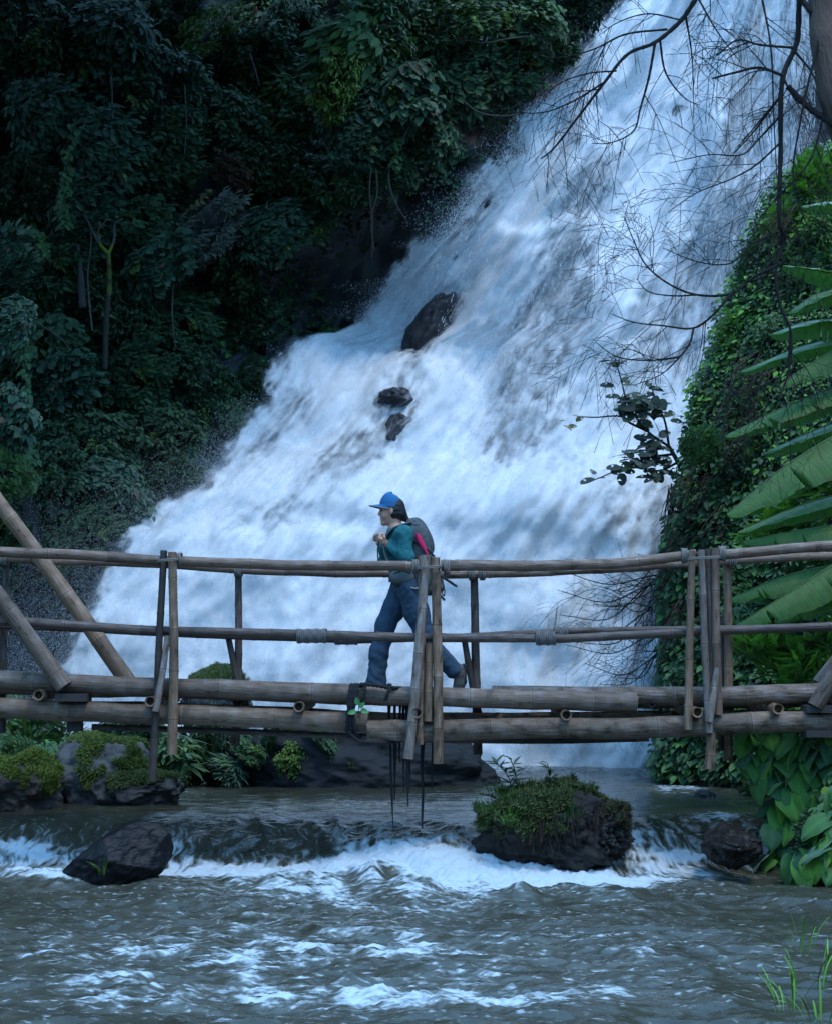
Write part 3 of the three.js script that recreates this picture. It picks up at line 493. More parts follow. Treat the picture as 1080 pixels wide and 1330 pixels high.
function tie(X0, X1, Y, zr) {                                       // a cord round a group of posts
  const a = atZ(X0, Y, 0.1), b = atZ(X1, Y + 1, 0.1), pts = []; for (let i = 0; i <= 40; i++) { const f = i / 40 * Math.PI * 4, cx = (a.x + b.x) / 2, rx = (b.x - a.x) / 2; pts.push(V(cx + rx * Math.sign(Math.cos(f)) * Math.pow(Math.abs(Math.cos(f)), 0.6), lerp(a.y, b.y, 0.5) + 0.006 * Math.sin(f * 0.5 + 1) + 0.01 * Math.cos(f), 0.09 + zr * Math.sign(Math.sin(f)) * Math.pow(Math.abs(Math.sin(f)), 0.6))); }
  const gb = new GB(); tube(gb, pts, 0.006, 5); part(bridge, 'lashing', gb.geo(), BM.cord);
}
tie(206, 232, 728, 0.115); tie(541, 573, 737, 0.115); tie(892, 934, 725, 0.11);
// black rope round the beams, and fibre strips hanging from the deck
function rope(name, list, r, mat = BM.black) { const gb = new GB(); tube(gb, spline(list.map(([X, Y, z]) => atZ(X, Y, z)), list.length * 8), (t, i) => r * (1 + 0.25 * Math.sin(i * 2.1)), 6); return part(bridge, name, gb.geo(), mat); }
for (let k = 0; k < 3; k++) rope('rope', [[458 + k * 3, 892 - k, -0.05], [456 + k * 4, 892, 0.1], [453 + k * 3, 920, 0.15], [451 + k * 5, 952, 0.1], [455 + k * 6, 957, -0.06]], 0.017);
rope('rope', [[452, 950, 0.13], [465, 962, 0.12], [480, 964, 0.13], [500, 965, 0.08], [520, 962, -0.05]], 0.014);
rope('rope', [[456, 895, 0.08], [470, 889, 0.1], [487, 890, 0.1], [505, 893, 0.1], [520, 894, 0.02]], 0.016); rope('rope', [[466, 893, 0.02], [474, 890, 0.1], [472, 905, 0.13], [469, 912, 0.12]], 0.013); rope('rope', [[500, 892, 0.0], [507, 890, 0.09], [503, 902, 0.13], [500, 910, 0.12]], 0.013);
function strip(X, Y0, Y1, w, sway, z) {
  const n = 16, gb = new GB(), rows = [], k = mPerPx(z);
  for (let i = 0; i <= n; i++) { const t = i / n, c = atZ(X + sway * t * t + 2.2 * n2(t * 3, X), lerp(Y0, Y1, t), z), h = w * k * 0.5 * (1 - 0.75 * t * t) * (1 + 0.35 * n2(t * 9, X + 5)), tw = 0.9 * Math.sin(t * 4 + X), row = []; for (let m = 0; m < 6; m++) { const a = m / 6 * 6.2832, ex = Math.cos(a) * h, ez = Math.sin(a) * Math.min(h, 0.007); row.push(gb.v(c.x + ex * Math.cos(tw) - ez * Math.sin(tw), c.y, c.z + ex * Math.sin(tw) + ez * Math.cos(tw))); } rows.push(row); }
  for (let i = 1; i <= n; i++) for (let m = 0; m < 6; m++) gb.q(rows[i - 1][m], rows[i - 1][(m + 1) % 6], rows[i][(m + 1) % 6], rows[i][m]);
  part(bridge, 'hanging_strip', gb.geo(), BM.black);
}
strip(506, 905, 1080, 5, 5, -0.2); strip(513, 905, 1040, 6, -1, -0.25); strip(528, 905, 1048, 7, 2, -0.05); strip(533, 905, 1030, 4, -2, -0.15); strip(549, 905, 1076, 8, -1, -0.2); strip(561, 905, 1026, 6, 0, -0.3); strip(524, 905, 1030, 4, 0, -0.3); strip(519, 905, 990, 5, 0, -0.35); strip(571, 900, 985, 4, 0, -0.3);

// ------------------------------------------------------------------ the walker and her pack
{
  const PZ = -0.55, J = (X, Y, dz = 0) => atZ(X, Y, PZ + dz), px = mPerPx(PZ);
  const box = (pts, m) => { const b = new THREE.Box3().setFromPoints(pts); return [b.min.subScalar(m), b.max.addScalar(m)]; };
  const std = (name, r, g, b, o = {}) => new THREE.MeshStandardMaterial({ name, color: new THREE.Color().setRGB(r, g, b), roughness: 0.9, ...o });
  const tWeave = dataTex(128, 128, (i, j) => { const s = 150 + 60 * Math.sin(i * 0.9 + 0.4 * j) + 40 * n2(i / 7, j / 7); return [s, s, s]; }, false);
  const skin = std('skin', 0.60, 0.31, 0.21, { roughness: 0.55 }), teal = std('teal knit', 0.012, 0.135, 0.145), denim = std('grey-blue trousers', 0.032, 0.066, 0.105), dark = std('dark hair', 0.012, 0.009, 0.009, { roughness: 0.55 }), blue = std('blue cap cloth', 0.014, 0.13, 0.30), brimM = std('brim edge', 0.30, 0.29, 0.30), olive = std('grey-green pack cloth', 0.055, 0.075, 0.07), olive2 = std('grey pack cloth', 0.09, 0.105, 0.105), pink = std('pink pad', 0.75, 0.02, 0.12), black = std('black webbing', 0.014, 0.015, 0.018), boot = std('grey-brown boot', 0.10, 0.09, 0.08), sole = std('boot sole', 0.02, 0.02, 0.02);
  // joints
  const neck = J(513, 686), hipC = J(528, 757), chest = J(519, 708), waist = J(525, 738);
  const shN = J(524, 695, 0.165), elN = J(528, 725, 0.215), wrN = J(504, 710, 0.12), shF = J(514, 695, -0.165), elF = J(502, 729, -0.19), wrF = J(497, 711, -0.10);
  const hipN = J(531, 763, 0.075), knN = J(552, 829, 0.08), anN = J(590, 875, 0.08), hipF = J(524, 763, -0.075), knF = J(500, 814, -0.08), anF = J(489, 886, -0.08);
  const heelF = J(495, 901, -0.08), toeF = J(468, 902, -0.10), heelN = J(600, 872, 0.08), ballN = J(599, 894, 0.08), toeN = J(592, 901, 0.08);
  // standing foot rests on the deck: take the difference out once, for all joints
  const figure = thing('person', 'person in blue cap and teal top striding across the bamboo bridge', 'person', V(hipC.x, deckY(J(480, 900).x), PZ));

  // body: one continuous figure
  const core = [bone(hipC, waist, 0.115, 0.10), bone(waist, chest, 0.10, 0.115), bone(chest, J(517, 694), 0.115, 0.085), bone(shN, shF, 0.055, 0.055), bone(neck, J(509, 672), 0.052, 0.05),
    bone(shN, elN, 0.05, 0.038), bone(elN, wrN, 0.038, 0.026), bone(shF, elF, 0.05, 0.038), bone(elF, wrF, 0.038, 0.026), bone(hipN, knN, 0.085, 0.055), bone(knN, anN, 0.055, 0.036), bone(hipF, knF, 0.085, 0.055), bone(knF, anF, 0.055, 0.036), bone(heelF, toeF, 0.02, 0.018), bone(anF, heelF, 0.034, 0.02), bone(anN, J(596, 875, 0.08), 0.034, 0.02), bone(J(596, 875, 0.08), J(595, 893, 0.08), 0.02, 0.018)];
  const all = [J(484, 640), J(604, 900), J(510, 700, 0.26), J(510, 700, -0.24)], [lo, hi] = box(all, 0.07);
  const trunk = nets(blend(core, 0.035), lo, hi, 0.014);
  const head = [ball(J(509, 660), 0.087, 0.088, 0.074), ball(J(502, 669), 0.056, 0.078, 0.057, 0.15), bone(J(509, 674), J(499.5, 680), 0.036, 0.022), bone(J(511, 670), J(515, 690), 0.05, 0.056)];
  const face = [bone(J(496.5, 661.5), J(492.6, 668.6), 0.008, 0.0125), bone(J(493.4, 669.5, 0.012), J(493.4, 669.5, -0.012), 0.007, 0.007), bone(J(495.2, 674.2, 0.016), J(495.2, 674.2, -0.016), 0.0085, 0.0085), bone(J(495.8, 676.6, 0.014), J(495.8, 676.6, -0.014), 0.009, 0.009), ball(J(497.6, 681), 0.02, 0.016, 0.022), bone(J(495.2, 660, 0.045), J(495.2, 660, -0.045), 0.012, 0.012), ball(J(500, 671, 0.04), 0.022, 0.022, 0.018), ball(J(500, 671, -0.04), 0.022, 0.022, 0.018)];
  const hb = blend(head, 0.03), fb = blend(face, 0.008), earN = ball(J(508.5, 664.5, 0.072), 0.018, 0.031, 0.013, -0.2), earF = ball(J(508.5, 664.5, -0.072), 0.018, 0.031, 0.013, -0.2);
  const headSdf = (x, y, z) => smin(smin(smin(hb(x, y, z), fb(x, y, z), 0.014), earN(x, y, z), 0.006), earF(x, y, z), 0.006);
  const [h0, h1] = box([J(488, 640), J(526, 694), J(505, 660, 0.09), J(505, 660, -0.09)], 0.015);
  const headGeo = nets(headSdf, h0, h1, 0.0045);
  function hand(wr, dz, up) {                                        // a hand closed round a strap: palm, four fingers, thumb
    const P = (dx, dy, d) => V(wr.x + dx, wr.y + dy, wr.z + d * dz), list = [bone(wr, P(-0.03, 0.032, 0), 0.026, 0.028), bone(P(-0.03, 0.032, -0.016), P(-0.048, 0.062 + up, -0.014), 0.019, 0.016), bone(P(-0.03, 0.032, 0.016), P(-0.05, 0.058 + up, 0.018), 0.019, 0.016)];
    const fingers = [];
    for (let f = 0; f < 4; f++) { const z = -0.03 + f * 0.02, l = [0.9, 1, 0.95, 0.78][f], a = P(-0.05, 0.062 + up - f * 0.004, z), b = P(-0.074 * 1, 0.078 * l + up, z * 1.05), c = P(-0.066, 0.10 * l + up, z * 1.02 - 0.012), d = P(-0.044, 0.104 * l + up, z - 0.022); fingers.push(blend([bone(a, b, 0.0095, 0.009), bone(b, c, 0.009, 0.0085), bone(c, d, 0.0085, 0.007)], 0.006)); }
    fingers.push(blend([bone(P(-0.022, 0.03, 0.022), P(-0.03, 0.068 + up, 0.038), 0.013, 0.0105), bone(P(-0.03, 0.068 + up, 0.038), P(-0.036, 0.1 + up, 0.026), 0.0105, 0.008)], 0.006));
    const palm = blend(list, 0.018), sdf = (x, y, z) => { let d = palm(x, y, z); for (const f of fingers) d = smin(d, f(x, y, z), 0.004); return d; };
    return nets(sdf, V(wr.x - 0.12, wr.y - 0.04, wr.z - 0.09), V(wr.x + 0.05, wr.y + 0.15, wr.z + 0.09), 0.0035);
  }
  part(figure, 'body', mergeGeometries([trunk, headGeo, hand(wrN, 1, 0), hand(wrF, -1, 0)]), skin);

  // clothes
  const fold = (a, k, s) => (x, y, z) => a(x, y, z) + k * n3(x * s, y * s * 0.6, z * s);
  const topB = blend([bone(J(528, 752), waist, 0.132, 0.122), bone(waist, chest, 0.122, 0.135), bone(chest, J(517, 697), 0.13, 0.10), bone(shN, shF, 0.072, 0.072), bone(shN, elN, 0.07, 0.055), bone(elN, wrN, 0.056, 0.037), bone(shF, elF, 0.07, 0.055), bone(elF, wrF, 0.056, 0.037)], 0.045);
  const hem = J(0, 756).y, nk = neck.clone().add(V(-0.012, 0.015, 0));
  const shirt = (x, y, z) => { let d = topB(x, y, z) + 0.013 * n3(x * 15, y * 12, z * 15) + 0.008 * n3(x * 34, y * 26, z * 34); d = Math.max(d, hem - y - 0.012 * Math.sin(x * 30)); const c = Math.hypot(x - nk.x, (y - nk.y - 0.035) * 0.8, z - nk.z) - 0.075; d = Math.max(d, -c); const cn = (x - wrN.x) * 1 + (y - wrN.y) * -0.5; return Math.max(d, -(x - wrN.x + 0.012) * (Math.abs(z - wrN.z) < 0.09 && y < wrN.y + 0.07 && x < wrN.x + 0.05 ? 1 : -1e3 < 0 ? 0 : 0) + (x < wrN.x - 0.012 && Math.abs(z - wrN.z) < 0.07 && z > PZ ? 0.012 : -1)); };
  const [s0, s1] = box([J(488, 690), J(548, 762), J(510, 700, 0.28), J(510, 700, -0.27)], 0.03);
  part(figure, 'shirt', nets(shirt, s0, s1, 0.009), teal);
  const legB = blend([bone(hipN, hipF, 0.105, 0.105), bone(J(528, 750), hipC, 0.118, 0.12), bone(hipN, J(541, 796, 0.08), 0.113, 0.098), bone(J(541, 796, 0.08), knN, 0.098, 0.084), bone(knN, J(589, 872, 0.08), 0.082, 0.072)], 0.05);
  const legF = blend([bone(hipF, J(512, 790, -0.08), 0.108, 0.095), bone(J(512, 790, -0.08), knF, 0.095, 0.082), bone(knF, J(492, 850, -0.08), 0.08, 0.077), bone(J(492, 850, -0.08), J(488, 892, -0.08), 0.077, 0.086)], 0.04);
  const nN = V(0.72, -0.70, 0), hemN = J(592, 879, 0.08), beltY = J(0, 748).y, hemF = J(0, 893).y;
  const pants = (x, y, z) => {
    const wr = 0.014 * n3(x * 12, y * 9, z * 12) + 0.009 * n3(x * 30, y * 24, z * 30) + 0.003 * Math.sin((y * 1.2 + x * 0.9) * 55 + 9 * n3(x * 7, y * 7, z * 7)) * sstep(0.1, -0.3, y - knF.y);
    let a = legB(x, y, z); a = Math.max(a, (x - hemN.x) * nN.x + (y - hemN.y) * nN.y); let b = Math.max(legF(x, y, z), hemF - y);
    return Math.max(smin(a, b, 0.02) + wr, y - beltY);
  };
  const [p0, p1] = box([J(478, 745), J(604, 898), J(520, 800, 0.21), J(520, 800, -0.21)], 0.03);
  part(figure, 'trousers', nets(pants, p0, p1, 0.011), denim);
  const bootF = blend([bone(anF, heelF.clone().add(V(-0.01, 0.035, 0)), 0.05, 0.045), bone(heelF.clone().add(V(0, 0.03, 0)), toeF.clone().add(V(0, 0.022, 0)), 0.043, 0.036)], 0.03);
  part(figure, 'boot', nets((x, y, z) => Math.max(bootF(x, y, z), heelF.y - 0.012 - y), ...box([J(460, 880), J(506, 905), J(480, 900, -0.16), J(480, 900, 0)], 0.03), 0.007), boot);
  const bootN = blend([bone(J(592, 871, 0.08), J(596, 877, 0.08), 0.05, 0.048), bone(J(597, 870, 0.08), J(596, 889, 0.08), 0.042, 0.042), bone(J(596, 889, 0.08), J(592, 899, 0.08), 0.042, 0.034)], 0.03);
  const rb = part(figure, 'boot', nets((x, y, z) => bootN(x, y, z) + 0.004 * n3(x * 60, y * 60, z * 60), ...box([J(580, 860), J(610, 906), J(596, 880, 0.14), J(596, 880, 0.02)], 0.03), 0.007), boot);
  part(rb, 'sole', nets(blend([bone(J(602.5, 866, 0.085), J(602, 886, 0.085), 0.02, 0.02), bone(J(602, 886, 0.085), J(597, 902, 0.085), 0.02, 0.018), bone(J(602.5, 866, 0.065), J(602, 886, 0.06), 0.02, 0.02), bone(J(602, 886, 0.06), J(597, 902, 0.065), 0.02, 0.018)], 0.02), ...box([J(590, 860), J(612, 908), J(596, 880, 0.13), J(596, 880, 0.03)], 0.02), 0.006), sole);
  for (const z of [0.034, -0.034]) { const g = new THREE.SphereGeometry(0.011, 12, 8); const c = J(497.1, 664.2, z * 1.1); c.x = J(486, 664).x; while (headSdf(c.x, c.y, c.z) > -0.003 && c.x < J(506, 664).x) c.x += 0.001; g.scale(0.9, 0.7, 1); g.translate(c.x, c.y, c.z); part(figure, 'eye', g, std('eye', 0.02, 0.014, 0.012, { roughness: 0.15 })); const b = new GB(); const onFace_ = (Y, q) => { const p = J(486, Y, q); while (headSdf(p.x, p.y, p.z) > 0 && p.x < J(510, Y).x) p.x += 0.001; return p; }; tube(b, [onFace_(661.4, z * 0.45), onFace_(660.9, z), onFace_(661.3, z * 1.5)], 0.0045, 5); part(figure, 'eyebrow', b.geo(), dark); }
  // hair: a dark bob under the cap
  const hairB = blend([ball(J(513, 660), 0.082, 0.088, 0.083), ball(J(519, 669), 0.05, 0.055, 0.072, -0.3), ball(J(511, 669), 0.03, 0.05, 0.082), bone(J(520, 668), J(529, 677), 0.045, 0.022)], 0.03), faceCut = J(506.5, 0).x;
  part(figure, 'hair', nets((x, y, z) => { const d = hairB(x, y, z) + 0.004 * n3(x * 20, y * 60, z * 90); const earHole = Math.hypot(x - faceCut - 0.012, (y - J(0, 664.5).y) * 0.8, 0) - 0.026; return Math.max(d, Math.max(faceCut - 0.02 - x - 0.25 * Math.max(0, y - J(0, 660).y), -Math.max(earHole, 0.06 - Math.abs(z - PZ)))); }, ...box([J(494, 644), J(534, 684), J(510, 660, 0.1), J(510, 660, -0.1)], 0.02), 0.005), dark);
  // cap: six panels, a button and a flat brim
  {
    const c = J(508.5, 658), cap = new THREE.Group(); cap.name = 'cap'; figure.add(cap);
    const gb = new GB(), n = 36, m = 12, rows = [];
    for (let j = 0; j <= m; j++) { const t = j / m, e = Math.pow(1 - t, 0.75) * Math.PI / 2, row = []; for (let i = 0; i <= n; i++) { const a = i / n * Math.PI * 2, seam = 1 - 0.014 * Math.pow(Math.abs(Math.cos(a * 3)), 14), fr = Math.cos(a) < 0 ? 1 + 0.05 * -Math.cos(a) : 1, R = Math.sin(Math.PI / 2 - e) * seam; row.push(gb.v(c.x + Math.cos(a) * R * 0.099 * fr, c.y - 0.012 - 0.012 * Math.cos(a) + Math.sin(e) * 0.122 * (1 + 0.03 * n2(a, t * 3)), c.z + Math.sin(a) * R * 0.089)); } rows.push(row); }
    for (let j = 1; j <= m; j++) for (let i = 0; i < n; i++) gb.q(rows[j][i], rows[j - 1][i], rows[j - 1][i + 1], rows[j][i + 1]);
    part(cap, 'crown', gb.geo(), blue);
    const b = new GB(), top = [], bot = []; const M = 20;
    for (let i = 0; i <= M; i++) { const a = Math.PI * (0.5 + i / M), f = Math.sin(i / M * Math.PI), ox = c.x - 0.02 + Math.cos(a) * 0.092, oz = c.z + Math.sin(a) * 0.086, y0 = c.y - 0.004 + 0.012 * f; const ex = ox - 0.078 * Math.pow(f, 0.7), ez = c.z + (oz - c.z) * (1 + 0.02 * f), y1 = y0 - 0.006 - 0.02 * (1 - f); top.push(b.v(ox, y0 + 0.003, oz), b.v(ex, y1 + 0.003, ez)); bot.push(b.v(ox, y0 - 0.003, oz), b.v(ex, y1 - 0.003, ez)); }
    for (let i = 0; i < M; i++) { const k = i * 2; b.q(top[k], top[k + 2], top[k + 3], top[k + 1]); b.q(bot[k], bot[k + 1], bot[k + 3], bot[k + 2]); b.q(top[k + 1], top[k + 3], bot[k + 3], bot[k + 1]); }
    const bm = part(cap, 'brim', b.geo(), blue); bm.userData.label = 'flat blue brim with pale edge';
    const eb = new GB(); const edge = []; for (let i = 0; i <= M; i++) { const k = top[i * 2 + 1] * 3; edge.push(V(b.p[k], b.p[k + 1] - 0.003, b.p[k + 2])); } tube(eb, edge, 0.0042, 5); part(bm, 'brim_edge', eb.geo(), brimM);
    const btn = new THREE.SphereGeometry(0.009, 10, 6); btn.translate(c.x, c.y + 0.112, c.z); part(cap, 'button', btn, blue);
  }

  // ---- the pack she carries
  const pack = thing('backpack', 'grey-green hiking backpack with a pink panel and waist pouch worn by the walker', 'backpack', J(550, 770));
  const rb2 = (c, hx, hy, hz, r, tilt) => { const ct = Math.cos(tilt), st = Math.sin(tilt); return (x, y, z) => { const px_ = x - c.x, py = y - c.y, qx = Math.abs(px_ * ct + py * st) - hx + r, qy = Math.abs(-px_ * st + py * ct) - hy + r, qz = Math.abs(z - c.z) - hz + r; return Math.hypot(Math.max(qx, 0), Math.max(qy, 0), Math.max(qz, 0)) + Math.min(Math.max(qx, qy, qz), 0) - r; }; };
  const pb = blend([rb2(J(547, 728), 0.085, 0.29, 0.145, 0.06, 0.17), ball(J(548, 706), 0.085, 0.15, 0.13, 0.3), ball(J(538, 683), 0.075, 0.055, 0.12, -0.5), rb2(J(562, 757), 0.085, 0.1, 0.13, 0.05, 0.15)], 0.05);
  const pg = nets((x, y, z) => pb(x, y, z) + 0.014 * n3(x * 13, y * 10, z * 13) + 0.006 * n3(x * 45, y * 45, z * 45), ...box([J(518, 668), J(586, 782), J(550, 700, 0.19), J(550, 700, -0.19)], 0.03), 0.009);
  part(pack, 'pack_body', pg, olive2);
  const fp = part(pack, 'front_pocket', nets(blend([ball(J(551, 699), 0.062, 0.15, 0.115, 0.42), ball(J(541, 682), 0.065, 0.045, 0.11, -0.6)], 0.04), ...box([J(526, 668), J(578, 728), J(550, 700, 0.15), J(550, 700, -0.15)], 0.03), 0.008), olive); fp.userData.label = 'dark rounded front pocket of the pack';
  const zip = new GB(); tube(zip, [J(538, 677, 0.11), J(548, 686, 0.122), J(557, 700, 0.118), J(560, 714, 0.1)], 0.004, 5); part(fp, 'zip', zip.geo(), black);
  const pk = new GB(); for (const [i, list] of [[0, [[541, 694], [545, 703], [550, 712], [555, 722]]]]) { const pts = spline(list.map(([X, Y]) => J(X, Y, 0.168)), 16), rows = []; for (let k = 0; k < pts.length; k++) { const t = k / (pts.length - 1), w = 0.005 + 0.017 * Math.sin(Math.PI * clamp(t * 0.8 + 0.2)), row = []; for (let m = 0; m <= 8; m++) { const a = m / 8 * 6.2832; row.push(pk.v(pts[k].x + Math.cos(a) * w, pts[k].y + 0.4 * Math.cos(a) * w, pts[k].z + 0.012 * Math.sin(a))); } rows.push(row); } for (let k = 1; k < rows.length; k++) for (let m = 0; m < 8; m++) pk.q(rows[k - 1][m], rows[k - 1][m + 1], rows[k][m + 1], rows[k][m]); }
  part(pack, 'pink_panel', pk.geo(), pink);
  function band(name, list, w, th, mat) {                            // flat webbing along a path, its width lying across the body (z)
    const pts = spline(list.map(([X, Y, z]) => J(X, Y, z)), list.length * 6), gb = new GB(), rows = [], fr = frames(pts);
    for (let k = 0; k < pts.length; k++) { const t = fr[k][0], n = V(-t.y, t.x, 0).normalize(), row = []; for (const [a, b] of [[-1, -1], [1, -1], [1, 1], [-1, 1]]) row.push(gb.v(pts[k].x + n.x * th * b, pts[k].y + n.y * th * b, pts[k].z + a * w)); rows.push(row); }
    for (let k = 1; k < rows.length; k++) for (let m = 0; m < 4; m++) gb.q(rows[k - 1][m], rows[k - 1][(m + 1) % 4], rows[k][(m + 1) % 4], rows[k][m]);
    const s = rows[0], e = rows[rows.length - 1]; gb.q(s[0], s[1], s[2], s[3]); gb.q(e[3], e[2], e[1], e[0]); return part(pack, name, gb.geo(), mat);
  }
  for (const s of [1, -1]) { band('shoulder_strap', [[534, 680, 0.10 * s], [524, 682, 0.115 * s], [511, 687, 0.115 * s], [501, 698, 0.115 * s], [498, 710, 0.12 * s], [502, 728, 0.135 * s], [518, 744, 0.155 * s], [538, 750, 0.14 * s]], 0.028, 0.007, s > 0 ? olive2 : black); }
  const beltPts = []; for (let i = 0; i <= 24; i++) { const a = i / 24 * Math.PI * 2; beltPts.push(V(J(527, 752).x + 0.137 * Math.cos(a), J(0, 752).y + 0.01 * Math.cos(a), PZ + 0.142 * Math.sin(a))); }
  const bg = new GB(), brow = beltPts.map((p) => [bg.v(p.x, p.y - 0.022, p.z), bg.v(p.x, p.y + 0.022, p.z), bg.v(p.x + (p.x - J(527, 0).x) * 0.06, p.y + 0.022, PZ + (p.z - PZ) * 1.06), bg.v(p.x + (p.x - J(527, 0).x) * 0.06, p.y - 0.022, PZ + (p.z - PZ) * 1.06)]);
  for (let k = 1; k < brow.length; k++) for (let m = 0; m < 4; m++) bg.q(brow[k - 1][m], brow[k - 1][(m + 1) % 4], brow[k][(m + 1) % 4], brow[k][m]);
  part(pack, 'hip_belt', bg.geo(), black);
  const pouch = part(pack, 'waist_pouch', nets(blend([ball(J(523, 750, 0.165), 0.098, 0.068, 0.04, -0.12), ball(J(514, 752, 0.15), 0.05, 0.05, 0.04)], 0.03), ...box([J(504, 736), J(544, 766), J(523, 750, 0.21), J(523, 750, 0.1)], 0.02), 0.007), olive2);
  const pz = new GB(); tube(pz, [J(511, 746, 0.196), J(522, 741.5, 0.206), J(534, 745, 0.196)], 0.004, 5); part(pouch, 'zip', pz.geo(), black);
  function cordPart(name, list, r, mat) { const gb = new GB(); tube(gb, spline(list.map(([X, Y, z]) => J(X, Y, z)), list.length * 6), r, 7); return part(pack, name, gb.geo(), mat); }
  cordPart('side_strap', [[534, 702, 0.15], [545, 708, 0.165], [556, 716, 0.155], [564, 724, 0.12]], 0.008, black); cordPart('side_strap', [[536, 724, 0.155], [548, 730, 0.165], [560, 737, 0.155], [568, 743, 0.12]], 0.008, black); part(pack, 'side_pocket', nets(blend([ball(J(549, 752, 0.15), 0.07, 0.1, 0.04, 0.15)], 0.02), ...box([J(534, 732), J(566, 772), J(550, 750, 0.2), J(550, 750, 0.09)], 0.02), 0.008), olive);
  cordPart('trekking_pole', [[560, 742, 0.12], [575, 751, 0.12], [593, 763, 0.12]], 0.011, black); cordPart('trekking_pole', [[556, 752, 0.14], [566, 767, 0.14], [577, 781, 0.14]], 0.010, black);
  cordPart('loose_strap', [[492, 703, 0.07], [490.5, 716, 0.07], [491, 728, 0.07], [489.5, 736, 0.07]], 0.006, black); cordPart('loose_strap', [[530, 758, 0.17], [534, 764, 0.19], [541, 765, 0.19], [546, 760, 0.18]], 0.006, std('pale cord', 0.4, 0.4, 0.42)); cordPart('loose_strap', [[572, 760, 0.1], [577, 768, 0.11], [576, 775, 0.11], [573, 770, 0.11]], 0.005, black);
  // feet and pack share one shift, so that the standing boot's sole meets the deck
  const lift = deckY(heelF.x) - (heelF.y - 0.012); figure.position.y += 0; for (const g of [figure, pack]) g.position.y += lift;
}

// ------------------------------------------------------------------ boulders
let MOSS = null;                                                     // where the last boulder carries moss
function rockGeo(c, sx, sy, sz, seed, { detail = 30, rough = 0.32, cuts = 7, bumpy = 0.2, base = [0.04, 0.04, 0.042], moss = -1, mossCol = [0.10, 0.16, 0.03], turn = 0, lean = 0 } = {}) {
  const g = new THREE.IcosahedronGeometry(1, detail), r = rng(seed), planes = [];
  for (let k = 0; k < cuts; k++) { const z = r() * 1.6 - 0.6, a = r() * 6.28, q = Math.sqrt(Math.max(0, 1 - z * z)); planes.push([V(q * Math.cos(a), z, q * Math.sin(a)).normalize(), 0.62 + 0.25 * r()]); }
  const p = g.attributes.position, key = new Map(), gb = new GB(), ids = [], v = V(0, 0, 0);
  for (let i = 0; i < p.count; i++) {
    v.fromBufferAttribute(p, i).normalize(); const id = `${v.x.toFixed(4)},${v.y.toFixed(4)},${v.z.toFixed(4)}`; let n = key.get(id);
    if (n === undefined) {
      let R = 1; for (const [d, h] of planes) { const q = d.dot(v); if (q > 1e-3) R = Math.min(R, h / q); }
      R = lerp(R, 1, 0.12) * (1 + rough * f3(v.x * 1.3 + seed, v.y * 1.3, v.z * 1.3, 3) + bumpy * rough * f3(v.x * 6, v.y * 6 + seed, v.z * 6, 4, 0.6));
      const x = v.x * R * sx, y = v.y * R * sy, z = v.z * R * sz, X = x + lean * y, ct = Math.cos(turn), st = Math.sin(turn), wx = c.x + X * ct + z * st, wz = c.z - X * st + z * ct, wy = c.y + y;
      const t = f3(wx * 5, wy * 5, wz * 5, 4, 0.6), m = moss + 0.55 * v.y + 0.9 * f3(wx * 2.6 + 4, wy * 2.6, wz * 2.6 + seed, 4, 0.6), k = 1 + 0.6 * t;
      const mm = sstep(0.0, 0.12, m), q = 0.75 + 0.9 * Math.abs(f3(wx * 22, wy * 22, wz * 22, 2));
      const lift = mm * (0.012 + 0.02 * Math.abs(f3(wx * 16, wy * 16, wz * 16 + 3, 3)));
      n = gb.v(wx + v.x * lift, wy + v.y * lift, wz + v.z * lift, [lerp(base[0] * k, mossCol[0] * q, mm), lerp(base[1] * k, mossCol[1] * q, mm), lerp(base[2] * k, mossCol[2] * q, mm)], (wx + wz) * 0.8, wy * 0.8); key.set(id, n); if (mm > 0.5 && MOSS) MOSS.push([V(wx + v.x * lift, wy + v.y * lift, wz + v.z * lift), v.clone()]);
    }
    ids.push(n);
  }
  for (let i = 0; i < ids.length; i += 3) gb.t(ids[i], ids[i + 1], ids[i + 2]);
  return gb.geo();
}
const mWet = new THREE.MeshPhysicalMaterial({ name: 'wet stone', vertexColors: true, roughness: 0.5, specularIntensity: 0.4, bumpMap: tRockBump, bumpScale: 0.02 }), mMossy = new THREE.MeshStandardMaterial({ name: 'mossy stone', vertexColors: true, roughness: 0.85, bumpMap: tRockBump, bumpScale: 0.02 });
const ROCK = {};
const mMoss = new THREE.MeshPhysicalMaterial({ name: 'moss', color: 0xffffff, roughness: 0.95, side: THREE.DoubleSide });
